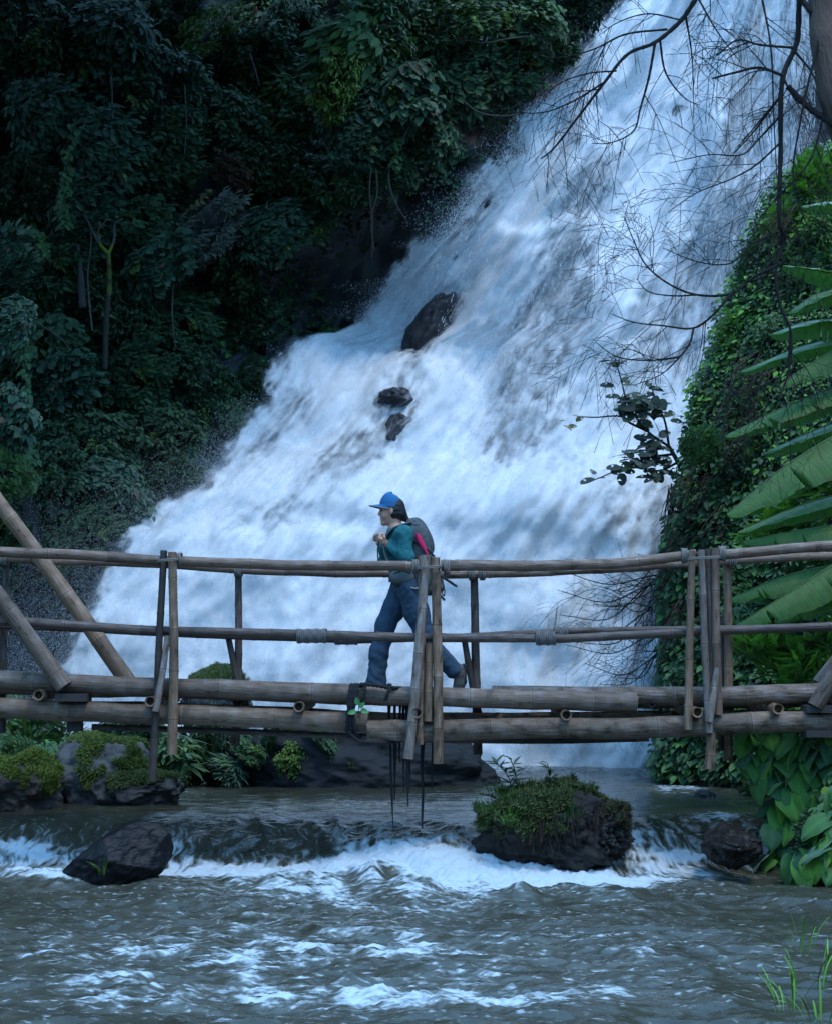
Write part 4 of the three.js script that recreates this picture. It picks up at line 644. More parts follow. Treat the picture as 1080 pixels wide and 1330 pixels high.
function fuzz(rockMesh, pts, col, seed, len) {                       // moss as a nap of tiny blades
  if (pts.length < 60) return; const r = rng(seed + 5), per = 5, g = new GB();
  for (const [a, b] of [[0, 0.3], [2.1, 0.5], [4.2, 0.4]]) { const dx = Math.cos(a), dz = Math.sin(a), q = [g.v(-dz * 0.16, 0, dx * 0.16), g.v(dz * 0.16, 0, -dx * 0.16), g.v(dx * b, 0.75, dz * b), g.v(dx * b * 2, 0.95, dz * b * 2)]; g.t(q[0], q[1], q[2]); g.t(q[2], q[1], q[3]); }
  const im = new THREE.InstancedMesh(g.geo(), mMoss, pts.length * per), m = new THREE.Matrix4(), q = new THREE.Quaternion(), c = new THREE.Color(), up = V(0, 1, 0); let i = 0;
  for (const [p, n] of pts) for (let k = 0; k < per; k++) { const s = len * (0.4 + 0.9 * r()), d = n.clone().add(V((r() - 0.5) * 1.4, (r() - 0.5) * 0.9 + 0.2, (r() - 0.5) * 1.4)).normalize(); q.setFromUnitVectors(up, d); m.compose(p.clone().add(V((r() - 0.5) * 0.04, (r() - 0.5) * 0.03, (r() - 0.5) * 0.04)), q, V(s, s, s)); im.setMatrixAt(i, m); const v = 0.55 + 0.9 * r(), y = r() < 0.1 ? 1.5 : 1; c.setRGB(col[0] * v * y, col[1] * v, col[2] * v); im.setColorAt(i++, c); }
  im.name = 'moss'; im.userData.kind = 'stuff'; im.castShadow = im.receiveShadow = true; rockMesh.add(im);
}
function rock(key, label, X, Y, z, w, h, d, seed, mat, o = {}) { const c = atZ(X, Y, z), k = mPerPx(z) * 0.5; MOSS = []; const m = solo('boulder', rockGeo(c, w * k, h * k, d, seed, o), mat, label, 'boulder', o.group); fuzz(m, MOSS, o.mossCol ?? [0.1, 0.16, 0.03], seed, o.fuzz ?? 0.03); MOSS = null; ROCK[key] = { c, rx: w * k, ry: h * k, rz: d }; return m; }
rock('black', 'black angular wet boulder breaking the low ledge of the rapids', 146, 1128, 0.6, 135, 116, 0.34, 31, mWet, { base: [0.008, 0.008, 0.009], cuts: 9, rough: 0.2, lean: 0.55, moss: -2 });
rock('grassy', 'squat dark boulder in midstream with a grassy mossy top', 712, 1078, -0.05, 172, 120, 0.42, 18, mMossy, { base: [0.013, 0.011, 0.009], moss: -0.12, mossCol: [0.075, 0.105, 0.028], cuts: 4, rough: 0.4, bumpy: 0.6, lean: -0.2, fuzz: 0.034 });
rock('tail', 'low brown crumbling boulder at the tail of the grassy midstream boulder', 782, 1082, 0.05, 66, 64, 0.28, 24, mMossy, { base: [0.022, 0.018, 0.015], moss: -0.45, mossCol: [0.05, 0.05, 0.018], cuts: 4, rough: 0.6, bumpy: 0.6, fuzz: 0.04 });
rock('side', 'dark wet boulder where water slides off the ledge beside the bank', 945, 1098, 0.1, 76, 62, 0.34, 7, mWet, { base: [0.02, 0.016, 0.014], cuts: 7, moss: -1.4 });
rock('stone', 'small dark stone poking out of the pool under the bridge', 914, 1034, -4.0, 26, 20, 0.14, 9, mWet, { base: [0.02, 0.02, 0.02], detail: 14, moss: -2 });
rock('mossy', 'rounded grey boulder with bright green moss beside the bridge posts', 138, 1008, -3.4, 130, 125, 0.5, 41, mMossy, { base: [0.07, 0.072, 0.07], moss: -0.22, mossCol: [0.10, 0.15, 0.028], cuts: 6, rough: 0.3 });
rock('corner', 'brown boulder draped in yellow-green moss at the water edge', 22, 1028, -2.5, 120, 90, 0.5, 52, mMossy, { base: [0.05, 0.042, 0.036], moss: -0.12, mossCol: [0.13, 0.19, 0.03], cuts: 5, rough: 0.35 });
rock('low', 'low wet mossy boulder below the blackened bridge post', 188, 1028, -3.1, 90, 60, 0.4, 66, mMossy, { base: [0.03, 0.03, 0.028], moss: -0.2, mossCol: [0.05, 0.08, 0.02], cuts: 6 });
rock('big', 'large dark whaleback boulder lying under the bridge', 450, 1000, -6.8, 370, 160, 1.2, 83, mMossy, { base: [0.012, 0.014, 0.016], moss: -0.55, mossCol: [0.06, 0.11, 0.02], cuts: 5, rough: 0.22, lean: -0.5, detail: 44 });
rock('peak', 'grey boulder with a mossy peak showing between the bridge posts', 284, 915, -8.0, 96, 110, 0.6, 22, mMossy, { base: [0.055, 0.06, 0.062], moss: -0.25, mossCol: [0.08, 0.13, 0.03], cuts: 6 });
function fallsRock(label, X, Y, w, h, tilt, seed, out) {
  let z = -14; for (let k = 0; k < 4; k++) { const p = atZ(X, Y, z); z = faceZ(p.x, p.y); }
  const c = atZ(X, Y, z + out), k = mPerPx(z) * 0.5, g = rockGeo(V(0, 0, 0), w * k, h * k, 0.62, seed, { base: [0.04, 0.042, 0.048], cuts: 6, rough: 0.3, moss: -2, detail: 22 }); g.rotateZ(tilt); g.translate(c.x, c.y, c.z);
  solo('boulder', g, mWet, label, 'boulder');
}
fallsRock('long dark boulder jutting from the white water of the falls', 562, 428, 62, 122, -0.62, 3, 0.42);
fallsRock('small pointed boulder jutting from the falls above the cap', 512, 520, 60, 34, 0.1, 14, 1.12);
fallsRock('dark boulder half hidden by the torrent under the pointed one', 520, 560, 40, 62, -0.35, 19, 0.78);

// ------------------------------------------------------------------ plants
const leafMat = (name, transmission = 0.3) => new THREE.MeshPhysicalMaterial({ name, color: 0xffffff, vertexColors: true, roughness: 0.85, transmission, thickness: 0, ior: 1.4, clearcoat: 0.25, clearcoatRoughness: 0.4, side: THREE.DoubleSide });
const mLeaf = new THREE.MeshPhysicalMaterial({ name: 'leaves', color: 0xffffff, vertexColors: true, roughness: 0.6, specularIntensity: 0.7, side: THREE.DoubleSide }), mBroad = leafMat('broad leaves', 0.45), mFresh = leafMat('fresh leaves', 0.4);
const mBark = new THREE.MeshStandardMaterial({ name: 'bark', color: 0xffffff, vertexColors: true, roughness: 0.95, bumpMap: tGrain, bumpScale: 0.02 });
const tmpA = V(0, 0, 0), tmpB = V(0, 0, 0);
function leafInto(gb, p, d, n, len, wid, c, bend = 0.14) {           // a folded, drooping leaf of eight faces
  const s = tmpA.crossVectors(d, n).normalize(), u = tmpB.crossVectors(s, d).normalize(), at_ = (t, k, f) => gb.v(p.x + d.x * len * t + s.x * wid * k + u.x * (f * wid - bend * len * t * t), p.y + d.y * len * t + s.y * wid * k + u.y * (f * wid - bend * len * t * t) - len * bend * 0.5 * t * t, p.z + d.z * len * t + s.z * wid * k + u.z * (f * wid - bend * len * t * t), c);
  const b = at_(0, 0, 0), l1 = at_(0.27, 0.43, 0.1), m1 = at_(0.3, 0, -0.06), r1 = at_(0.27, -0.43, 0.1), l2 = at_(0.64, 0.39, 0.09), m2 = at_(0.66, 0, -0.06), r2 = at_(0.64, -0.39, 0.09), t = at_(1, 0, 0);
  gb.t(b, m1, l1); gb.t(b, r1, m1); gb.q(l1, m1, m2, l2); gb.q(m1, r1, r2, m2); gb.t(l2, m2, t); gb.t(m2, r2, t);
}
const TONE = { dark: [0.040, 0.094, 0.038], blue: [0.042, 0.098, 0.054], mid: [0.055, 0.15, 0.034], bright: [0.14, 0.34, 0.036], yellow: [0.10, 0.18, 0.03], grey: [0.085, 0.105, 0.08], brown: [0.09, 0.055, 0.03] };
function crown(seed, rx, ry, rz, n, leaf, tone, o = {}) {            // leaves in clumps spread through an uneven ellipsoid about the origin; and its boughs
  const r = rng(seed), gb = new GB(), wood = new GB(), K = Math.max(6, Math.round(n / (o.per ?? 26))), G = () => (r() + r() + r() - 1.5) * 0.82, root = o.root ?? V(0, -ry * 0.9, -rz * 0.8), base = TONE[tone];
  for (let k = 0; k < K; k++) {
    let x = r() * 2 - 1, y = r() * 2 - 1, z = r() * 1.7 - 0.7; const q = Math.hypot(x, y, z) || 1, R = Math.cbrt(0.25 + 0.75 * r()) * (0.85 + 0.45 * n3(x / q * 1.7 + seed, y / q * 1.7, z / q * 1.7)); x = x / q * R * rx; y = y / q * R * ry; z = z / q * R * rz;
    const c = V(x, y, z), cr = (o.clump ?? 0.26) * Math.min(rx, ry) * (0.7 + 0.6 * r()), tn = 0.7 + 0.6 * r(), yl = r() < (o.yellow ?? 0.06) ? 1 : 0;
    if (k % 2 === 0) { const mid = root.clone().lerp(c, 0.5).add(V(G() * rx * 0.2, G() * ry * 0.2 + ry * 0.1, G() * rz * 0.1)); tube(wood, spline([root, mid, c], 6), (t) => lerp(o.stem ?? 0.02, 0.004, t), 4, [0.05, 0.042, 0.034], false); }
    for (let m = 0, N = n / K; m < N; m++) {
      const p = V(c.x + G() * cr, c.y + G() * cr * (o.flat ?? 0.75), c.z + G() * cr), d = V(p.x - c.x + G() * cr * 0.6, (p.y - c.y) * 0.6 - cr * (o.droop ?? 0.45) * (0.4 + r()), p.z - c.z + cr * 0.25 + G() * cr * 0.6).normalize(), nn = V(G() * 0.5, 1, 0.35 + G() * 0.5).normalize();
      const v = tn * (0.75 + 0.5 * r()), l = leaf * (0.65 + 0.7 * r()), h = r() < 0.02 ? TONE.brown : yl ? [base[0] * 2.1, base[1] * 1.6, base[2] * 0.8] : base;
      leafInto(gb, p, d, nn, l, l * (o.wid ?? 0.5), [h[0] * v * (0.9 + 0.3 * r()), h[1] * v, h[2] * v]);
    }
  }
  return [gb.geo(), wood.geo()];
}
const onFace = (X, Y, out) => { let z = -14; for (let k = 0; k < 5; k++) { const p = atZ(X, Y, z); z = faceZ(p.x, p.y) + out; } return atZ(X, Y, z); };
function onBank(X, Y, h, back = 0) {                                 // where the line of sight through a photo place meets a bank
  const r = ray(X, Y), p = V(0, 0, 0); for (let t = 12; t < 34; t += 0.05) { p.copy(EYE).addScaledVector(r, t); if (p.y < h(p.x, p.z)) return p.z - back; } return -6.3;
}
const stock = {};                                                    // crowns are made once for each kind and then shared
function bush(name, label, group, c, rx, ry, rz, kind, tone, k, o = {}) {
  const key = `${kind}|${tone}|${k}`; if (!stock[key]) { const K = KINDS[kind]; stock[key] = crown(900 + Object.keys(stock).length * 13, 1, 1, 0.9, K.n, K.leaf, tone, K); }
  const g = thing(name, label, name.includes('tree') ? 'tree' : name.includes('fern') ? 'fern' : 'bush', V(c.x, c.y - ry * 0.9, c.z - rz * 0.5), group), [a, b] = stock[key];
  for (const [nm, geo, mat] of [['foliage', a, tone === 'bright' || tone === 'mid' ? mFresh : mLeaf], ['branch', b, mBark]]) { const m = new THREE.Mesh(geo, mat); m.name = nm; m.position.set(0, ry * 0.9, rz * 0.5); m.scale.set(rx, ry, rz); m.rotation.z = o.rot ?? 0; m.rotation.y = o.yaw ?? 0; g.add(m); if (nm === 'foliage') m.userData.kind = 'stuff'; }
  return g;
}
const KINDS = {
  leafy: { n: 2000, leaf: 0.185, wid: 0.55, per: 24, clump: 0.2, stem: 0.02, yellow: 0.03 }, broad: { n: 1200, leaf: 0.25, wid: 0.72, per: 16, clump: 0.24, stem: 0.02, droop: 0.8, yellow: 0.05 }, fine: { n: 2300, leaf: 0.15, wid: 0.32, per: 60, clump: 0.24, stem: 0.012, flat: 0.4, yellow: 0.02 },
  lance: { n: 420, leaf: 0.62, wid: 0.2, per: 11, clump: 0.2, stem: 0.02, droop: 0.15, yellow: 0.05 }, small: { n: 1900, leaf: 0.148, wid: 0.6, per: 30, clump: 0.2, stem: 0.012, yellow: 0.03 },
};
const WALL = 'bushes clinging to the shaded gorge wall';
const LOOK = { dark: 'dark green', blue: 'blue-green', mid: 'mid green', bright: 'bright green', yellow: 'yellow-green', grey: 'grey', brown: 'brown' }, FORM = { leafy: 'oval-leaved', broad: 'broad-leaved', small: 'small-leaved', fine: 'feathery', lance: 'narrow-leaved' };
const whereOnWall = (X, Y) => X > 80 && X < 210 && Y > 280 && Y < 500 ? 'around the forked mossy snag' : X > 270 && Y > 380 ? 'beside the spray of the lower falls' : Y > 540 ? 'low on the gorge wall above the handrail' : Y < 130 ? 'high on the shaded gorge wall' : X > 270 ? 'between the grey feathery bush and the overhang' : 'half way up the shaded gorge wall';
const wallBush = (X, Y, rx, ry, kind, tone, k, out, label, group) => { if (!label) { label = `${LOOK[tone]} ${FORM[kind]} bush ${whereOnWall(X, Y)}`; group = WALL; } else if (group) label = `${LOOK[tone]} ${FORM[kind]} ${label}`; const c = onFace(X, Y, out), m = (EYE.z - c.z) / FOCAL; return bush('bush', label, group, c, rx * m, ry * m, Math.max(rx, ry) * m * 0.75, kind, tone, k, { rot: 0.9 * Math.sin(X * 1.3 + Y), yaw: 0.5 * Math.sin(X + 2 * Y) }); };
// overhang above the falls
const HANG = 'bush hanging over the dark hollow beside the falls', HG = 'bushes of the overhang beside the falls';
for (const [X, Y, rx, ry, kind, tone, out] of [[448, 70, 52, 70, 'broad', 'mid', 2.0], [505, 40, 70, 62, 'leafy', 'mid', 1.8], [590, 25, 80, 56, 'leafy', 'mid', 1.7], [680, 20, 70, 50, 'leafy', 'mid', 1.4], [752, 8, 48, 34, 'leafy', 'blue', 1.0], [520, 125, 64, 56, 'broad', 'blue', 1.7], [462, 168, 60, 54, 'leafy', 'blue', 1.6], [602, 105, 66, 48, 'leafy', 'dark', 1.2], [668, 88, 58, 46, 'leafy', 'dark', 0.9], [560, 175, 54, 44, 'leafy', 'dark', 1.1], [500, 215, 52, 40, 'small', 'dark', 1.1], [640, 140, 46, 34, 'small', 'dark', 0.6], [440, 232, 60, 44, 'leafy', 'dark', 1.1], [716, 62, 40, 36, 'leafy', 'dark', 0.8]])
  wallBush(X, Y, rx, ry, kind, tone, (X + Y) % 2, out, HANG, HG);
wallBush(440, 110, 34, 60, 'leafy', 'yellow', 0, 2.1, 'yellow-green bush at the outer edge of the overhang', null);
wallBush(272, 38, 58, 34, 'fine', 'yellow', 0, 0.9, 'yellowish feathery bush high on the gorge wall', null);
wallBush(268, 300, 74, 46, 'fine', 'grey', 0, 1.5, 'grey feathery dry bush jutting from the gorge wall', null);
wallBush(300, 225, 40, 26, 'fine', 'brown', 0, 1.3, 'brownish dry bush above the grey feathery one', null);
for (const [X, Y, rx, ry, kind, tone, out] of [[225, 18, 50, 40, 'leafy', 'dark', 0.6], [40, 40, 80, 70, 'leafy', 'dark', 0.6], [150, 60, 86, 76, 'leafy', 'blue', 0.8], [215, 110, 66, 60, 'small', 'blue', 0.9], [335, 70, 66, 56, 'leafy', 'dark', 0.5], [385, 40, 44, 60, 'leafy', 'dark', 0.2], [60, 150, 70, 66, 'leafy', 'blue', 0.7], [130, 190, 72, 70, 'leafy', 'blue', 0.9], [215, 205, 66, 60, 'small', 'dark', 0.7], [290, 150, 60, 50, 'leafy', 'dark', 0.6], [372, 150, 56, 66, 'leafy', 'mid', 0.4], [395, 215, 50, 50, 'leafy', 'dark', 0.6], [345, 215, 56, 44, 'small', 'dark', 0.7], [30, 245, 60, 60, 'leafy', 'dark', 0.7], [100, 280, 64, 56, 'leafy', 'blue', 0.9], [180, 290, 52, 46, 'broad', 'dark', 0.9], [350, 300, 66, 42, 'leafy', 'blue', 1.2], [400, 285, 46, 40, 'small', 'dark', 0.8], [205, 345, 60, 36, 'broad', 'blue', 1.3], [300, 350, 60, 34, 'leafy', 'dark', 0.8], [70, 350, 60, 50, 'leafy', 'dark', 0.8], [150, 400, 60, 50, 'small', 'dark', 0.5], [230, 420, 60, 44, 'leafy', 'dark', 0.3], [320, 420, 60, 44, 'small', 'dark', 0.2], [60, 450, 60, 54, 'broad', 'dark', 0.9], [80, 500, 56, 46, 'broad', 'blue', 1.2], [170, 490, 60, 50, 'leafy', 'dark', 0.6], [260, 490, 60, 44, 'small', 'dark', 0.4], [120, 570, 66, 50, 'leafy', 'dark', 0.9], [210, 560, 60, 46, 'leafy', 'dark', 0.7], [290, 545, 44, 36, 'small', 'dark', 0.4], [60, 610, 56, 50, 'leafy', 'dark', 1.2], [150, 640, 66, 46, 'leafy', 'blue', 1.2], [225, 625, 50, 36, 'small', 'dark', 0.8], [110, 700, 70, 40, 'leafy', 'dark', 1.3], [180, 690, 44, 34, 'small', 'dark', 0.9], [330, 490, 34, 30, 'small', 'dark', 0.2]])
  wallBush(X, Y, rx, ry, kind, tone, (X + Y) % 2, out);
for (const [X, Y, rx, ry, kind, tone] of [[8, 335, 44, 44, 'broad', 'blue'], [10, 420, 36, 50, 'leafy', 'blue'], [14, 540, 40, 44, 'broad', 'blue'], [10, 620, 40, 40, 'leafy', 'mid'], [2, 700, 40, 44, 'leafy', 'dark']]) { const c = atZ(X, Y, -6.2), m = mPerPx(-6.2); bush('bush', `${LOOK[tone]} ${FORM[kind]} bush standing out in front of the gorge wall`, 'bushes in front of the gorge wall', c, rx * m, ry * m, rx * m, kind, tone, X % 2, { rot: Y }); }

// a tangle of small leaves over the rock itself
function carpet(name, label, pts, leaf, mat, tones, seed) {
  const r = rng(seed), gb = new GB(); leafInto(gb, V(0, 0, 0), V(0, 0, 1), V(0, 1, 0), 1, 0.6, [1, 1, 1]);
  const im = new THREE.InstancedMesh(gb.geo(), mat, pts.length), m = new THREE.Matrix4(), q = new THREE.Quaternion(), c = new THREE.Color();
  pts.forEach(([p, n], i) => { const l = leaf * (0.5 + r()), d = V(r() - 0.5 + n.x * 0.5, -0.5 * r() - 0.15 + n.y * 0.2, r() * 0.6 + n.z * 0.5).normalize(), up = V(r() - 0.5, 0.9, r() * 0.7).normalize(), x = up.clone().cross(d).normalize(), y = d.clone().cross(x); m.makeBasis(x.multiplyScalar(l), y.multiplyScalar(l), d.multiplyScalar(l)); m.setPosition(p); im.setMatrixAt(i, m); const t = TONE[tones[Math.floor(r() * tones.length)]], v = 0.6 + 0.8 * r(); c.setRGB(t[0] * v, t[1] * v, t[2] * v); im.setColorAt(i, c); });
  im.name = name; im.castShadow = im.receiveShadow = true; scene.add(im); note(im, label, 'foliage', null, 'stuff'); return im;
}
const mCarpet = new THREE.MeshPhysicalMaterial({ name: 'small leaves', color: 0xffffff, roughness: 0.6, specularIntensity: 0.7, side: THREE.DoubleSide }), mIvy = new THREE.MeshPhysicalMaterial({ name: 'ivy leaves', color: 0xffffff, roughness: 0.85, transmission: 0.35, thickness: 0, ior: 1.4, clearcoat: 0.25, clearcoatRoughness: 0.4, side: THREE.DoubleSide });
{
  const r = rng(321), pts = [];
  for (let k = 0; k < 60000 && pts.length < 30000; k++) {
    const X = -60 + 900 * r(), Y = -60 + 860 * r(); if (X > poly(EDGE_L, Y) - 12) continue;
    const hollow = Math.exp(-(((X - 520) / 150) ** 2) - ((Y - 360) / 110) ** 2); if (r() < hollow * 1.2) continue; if (f2(X / 60, Y / 60, 3) < -0.12 + 0.3 * (r() - 0.5)) continue;
    const c = onFace(X, Y, 0.05), z = rockZ(c.x, c.y); pts.push([V(c.x, c.y, z + 0.04 + 0.16 * r()), V(0, 0.3, 1)]);
  }
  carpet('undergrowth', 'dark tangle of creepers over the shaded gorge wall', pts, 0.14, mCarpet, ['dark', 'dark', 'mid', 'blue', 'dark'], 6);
}
function bankPts(n, seed, x0, x1, z0, z1, h, ok) {
  const r = rng(seed), pts = []; for (let k = 0; k < n; k++) { const x = lerp(x0, x1, r()), z = lerp(z0, z1, r()), y = h(x, z); if (y < 0.02 || !ok(x, y, z, r)) continue; const e = 0.05, nx = (h(x - e, z) - h(x + e, z)) / (2 * e), nz = (h(x, z - e) - h(x, z + e)) / (2 * e); const nn = V(nx, 1, nz).normalize(); pts.push([V(x, y, z).addScaledVector(nn, 0.02 + 0.12 * r()), nn]); } return pts;
}
// steep faces hold more leaves for each metre of plan, so they are drawn along the height
{
  const r = rng(88), pts = [];
  for (let k = 0; k < 130000; k++) {
    const z = -12 + 6.6 * Math.sqrt(r()), y = 0.1 + 9 * r(); let lo = 2.5, hi = 13; for (let q = 0; q < 18; q++) { const m = (lo + hi) / 2; bankR(m, z) < y ? lo = m : hi = m; } const x = (lo + hi) / 2 - 0.02 - 0.3 * r() * r() - 0.25 * Math.max(0, n3(lo * 2, y * 2, z * 2)); const [X, Y] = toPhoto(x, y, z); if (X > 1120 || Y < -40) continue;
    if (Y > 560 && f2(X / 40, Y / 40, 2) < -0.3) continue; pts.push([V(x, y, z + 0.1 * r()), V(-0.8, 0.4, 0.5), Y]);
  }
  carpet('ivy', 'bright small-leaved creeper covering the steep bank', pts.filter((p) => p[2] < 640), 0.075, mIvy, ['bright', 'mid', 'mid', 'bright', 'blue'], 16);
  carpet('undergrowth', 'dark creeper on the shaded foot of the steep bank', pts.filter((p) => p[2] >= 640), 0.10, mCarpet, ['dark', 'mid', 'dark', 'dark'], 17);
  const q = bankPts(13000, 90, 2.8, 6, -6.5, 1.4, bankR, (x, y, z, r2) => f2(x * 2, z * 2, 2) > -0.25);
  carpet('ground_cover', 'small creeping leaves on the low bank below the bridge end', q, 0.075, mCarpet, ['mid', 'dark', 'mid', 'blue'], 18);
  const l = bankPts(11000, 91, -7, -2.2, -10, -1.5, bankL, (x, y, z, r2) => f2(x * 2, z * 2, 2) > -0.2);
  carpet('ground_cover', 'small creeping leaves on the low bank around the mossy boulders', l, 0.075, mCarpet, ['mid', 'dark', 'mid', 'blue'], 19);
}
// bushes of the steep bank
const at = (X, Y, z, rx, ry, kind, tone, label, group, k = 0) => { if (typeof z === 'function') z = onBank(X, Y + ry * 0.4, z, -0.12); label = `${LOOK[tone]} ${FORM[kind]} ${label}`; const c = atZ(X, Y, z), m = mPerPx(z); return bush('bush', label, group, c, rx * m, ry * m, Math.max(rx, ry) * m * 0.8, kind, tone, k, { rot: X + Y, yaw: 0.4 * Math.sin(X) }); };
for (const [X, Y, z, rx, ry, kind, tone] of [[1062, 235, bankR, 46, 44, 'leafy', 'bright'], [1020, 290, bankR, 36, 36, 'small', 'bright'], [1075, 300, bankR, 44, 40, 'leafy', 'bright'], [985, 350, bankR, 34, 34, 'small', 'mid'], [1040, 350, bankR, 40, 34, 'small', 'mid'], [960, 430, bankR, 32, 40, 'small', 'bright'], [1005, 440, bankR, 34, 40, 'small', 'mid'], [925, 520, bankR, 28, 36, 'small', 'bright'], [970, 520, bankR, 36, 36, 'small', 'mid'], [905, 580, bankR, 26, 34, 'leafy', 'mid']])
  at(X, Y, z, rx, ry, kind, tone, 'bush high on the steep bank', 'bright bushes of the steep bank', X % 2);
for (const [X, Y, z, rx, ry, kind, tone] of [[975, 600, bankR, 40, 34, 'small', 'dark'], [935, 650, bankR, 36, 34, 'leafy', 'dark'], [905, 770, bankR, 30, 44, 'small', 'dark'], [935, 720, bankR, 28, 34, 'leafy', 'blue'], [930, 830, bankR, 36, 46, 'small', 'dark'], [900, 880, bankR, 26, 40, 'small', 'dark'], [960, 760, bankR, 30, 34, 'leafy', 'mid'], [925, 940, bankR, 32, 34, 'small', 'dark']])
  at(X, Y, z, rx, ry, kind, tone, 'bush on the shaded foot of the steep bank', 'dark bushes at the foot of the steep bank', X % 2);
for (const [X, Y, z, rx, ry, tone] of [[1040, 660, -2.90, 70, 40, 'bright'], [1000, 700, -3.00, 50, 30, 'bright'], [1000, 850, -2.50, 56, 34, 'bright'], [1060, 860, -2.30, 56, 40, 'bright'], [1030, 810, -2.60, 50, 36, 'mid'], [985, 800, -2.80, 40, 40, 'mid'], [1060, 760, -2.80, 60, 40, 'mid']])
  at(X, Y, z, rx, ry, 'lance', tone, 'clump of long leaves under the banana plant', 'narrow-leaved clumps under the banana plant', X % 2);
for (const [X, Y, z, rx, ry, kind, tone] of [[1000, 985, bankR, 40, 40, 'leafy', 'mid'], [1000, 1040, bankR, 34, 44, 'leafy', 'mid'], [1040, 1000, bankR, 50, 50, 'broad', 'mid'], [1020, 1100, bankR, 40, 30, 'leafy', 'dark'], [1070, 1090, bankR, 40, 44, 'leafy', 'dark'], [1000, 1126, bankR, 40, 14, 'lance', 'blue'], [965, 1128, bankR, 26, 10, 'lance', 'blue'], [975, 930, bankR, 30, 30, 'leafy', 'bright'], [1050, 930, bankR, 50, 30, 'broad', 'bright']])
  at(X, Y, z, rx, ry, kind, tone, 'shrub on the low bank below the bridge end', 'shrubs on the low bank below the bridge end', X % 2);
for (const [X, Y, z, rx, ry, kind, tone] of [[225, 975, -5.6, 40, 30, 'lance', 'mid'], [270, 950, -6.0, 34, 24, 'lance', 'mid'], [180, 945, -5.6, 40, 20, 'leafy', 'mid'], [300, 1000, -5.8, 24, 16, 'lance', 'blue'], [60, 955, bankL, 46, 30, 'lance', 'mid'], [25, 985, bankL, 34, 26, 'leafy', 'mid'], [200, 960, bankL, 30, 34, 'lance', 'mid'], [250, 985, bankL, 44, 34, 'lance', 'blue'], [285, 965, bankL, 30, 26, 'lance', 'mid'], [150, 950, bankL, 40, 22, 'lance', 'mid'], [80, 1000, bankL, 30, 24, 'leafy', 'mid'], [105, 955, bankL, 40, 26, 'broad', 'mid'], [265, 1008, bankL, 34, 16, 'lance', 'blue'], [20, 940, bankL, 40, 26, 'lance', 'bright']])
  at(X, Y, z, rx, ry, kind, tone, 'low plant growing around the mossy boulders', 'low plants around the mossy boulders', X % 2);
for (const [X, Y, z, rx, ry, tone] of [[378, 985, -5.75, 22, 30, 'yellow'], [325, 975, -5.75, 28, 18, 'mid'], [420, 955, -5.75, 40, 12, 'dark'], [352, 950, -5.75, 34, 12, 'dark']]) at(X, Y, z, rx, ry, 'small', tone, 'creeping plant on the large boulder under the bridge', 'creeping plants on the large boulder', 0);

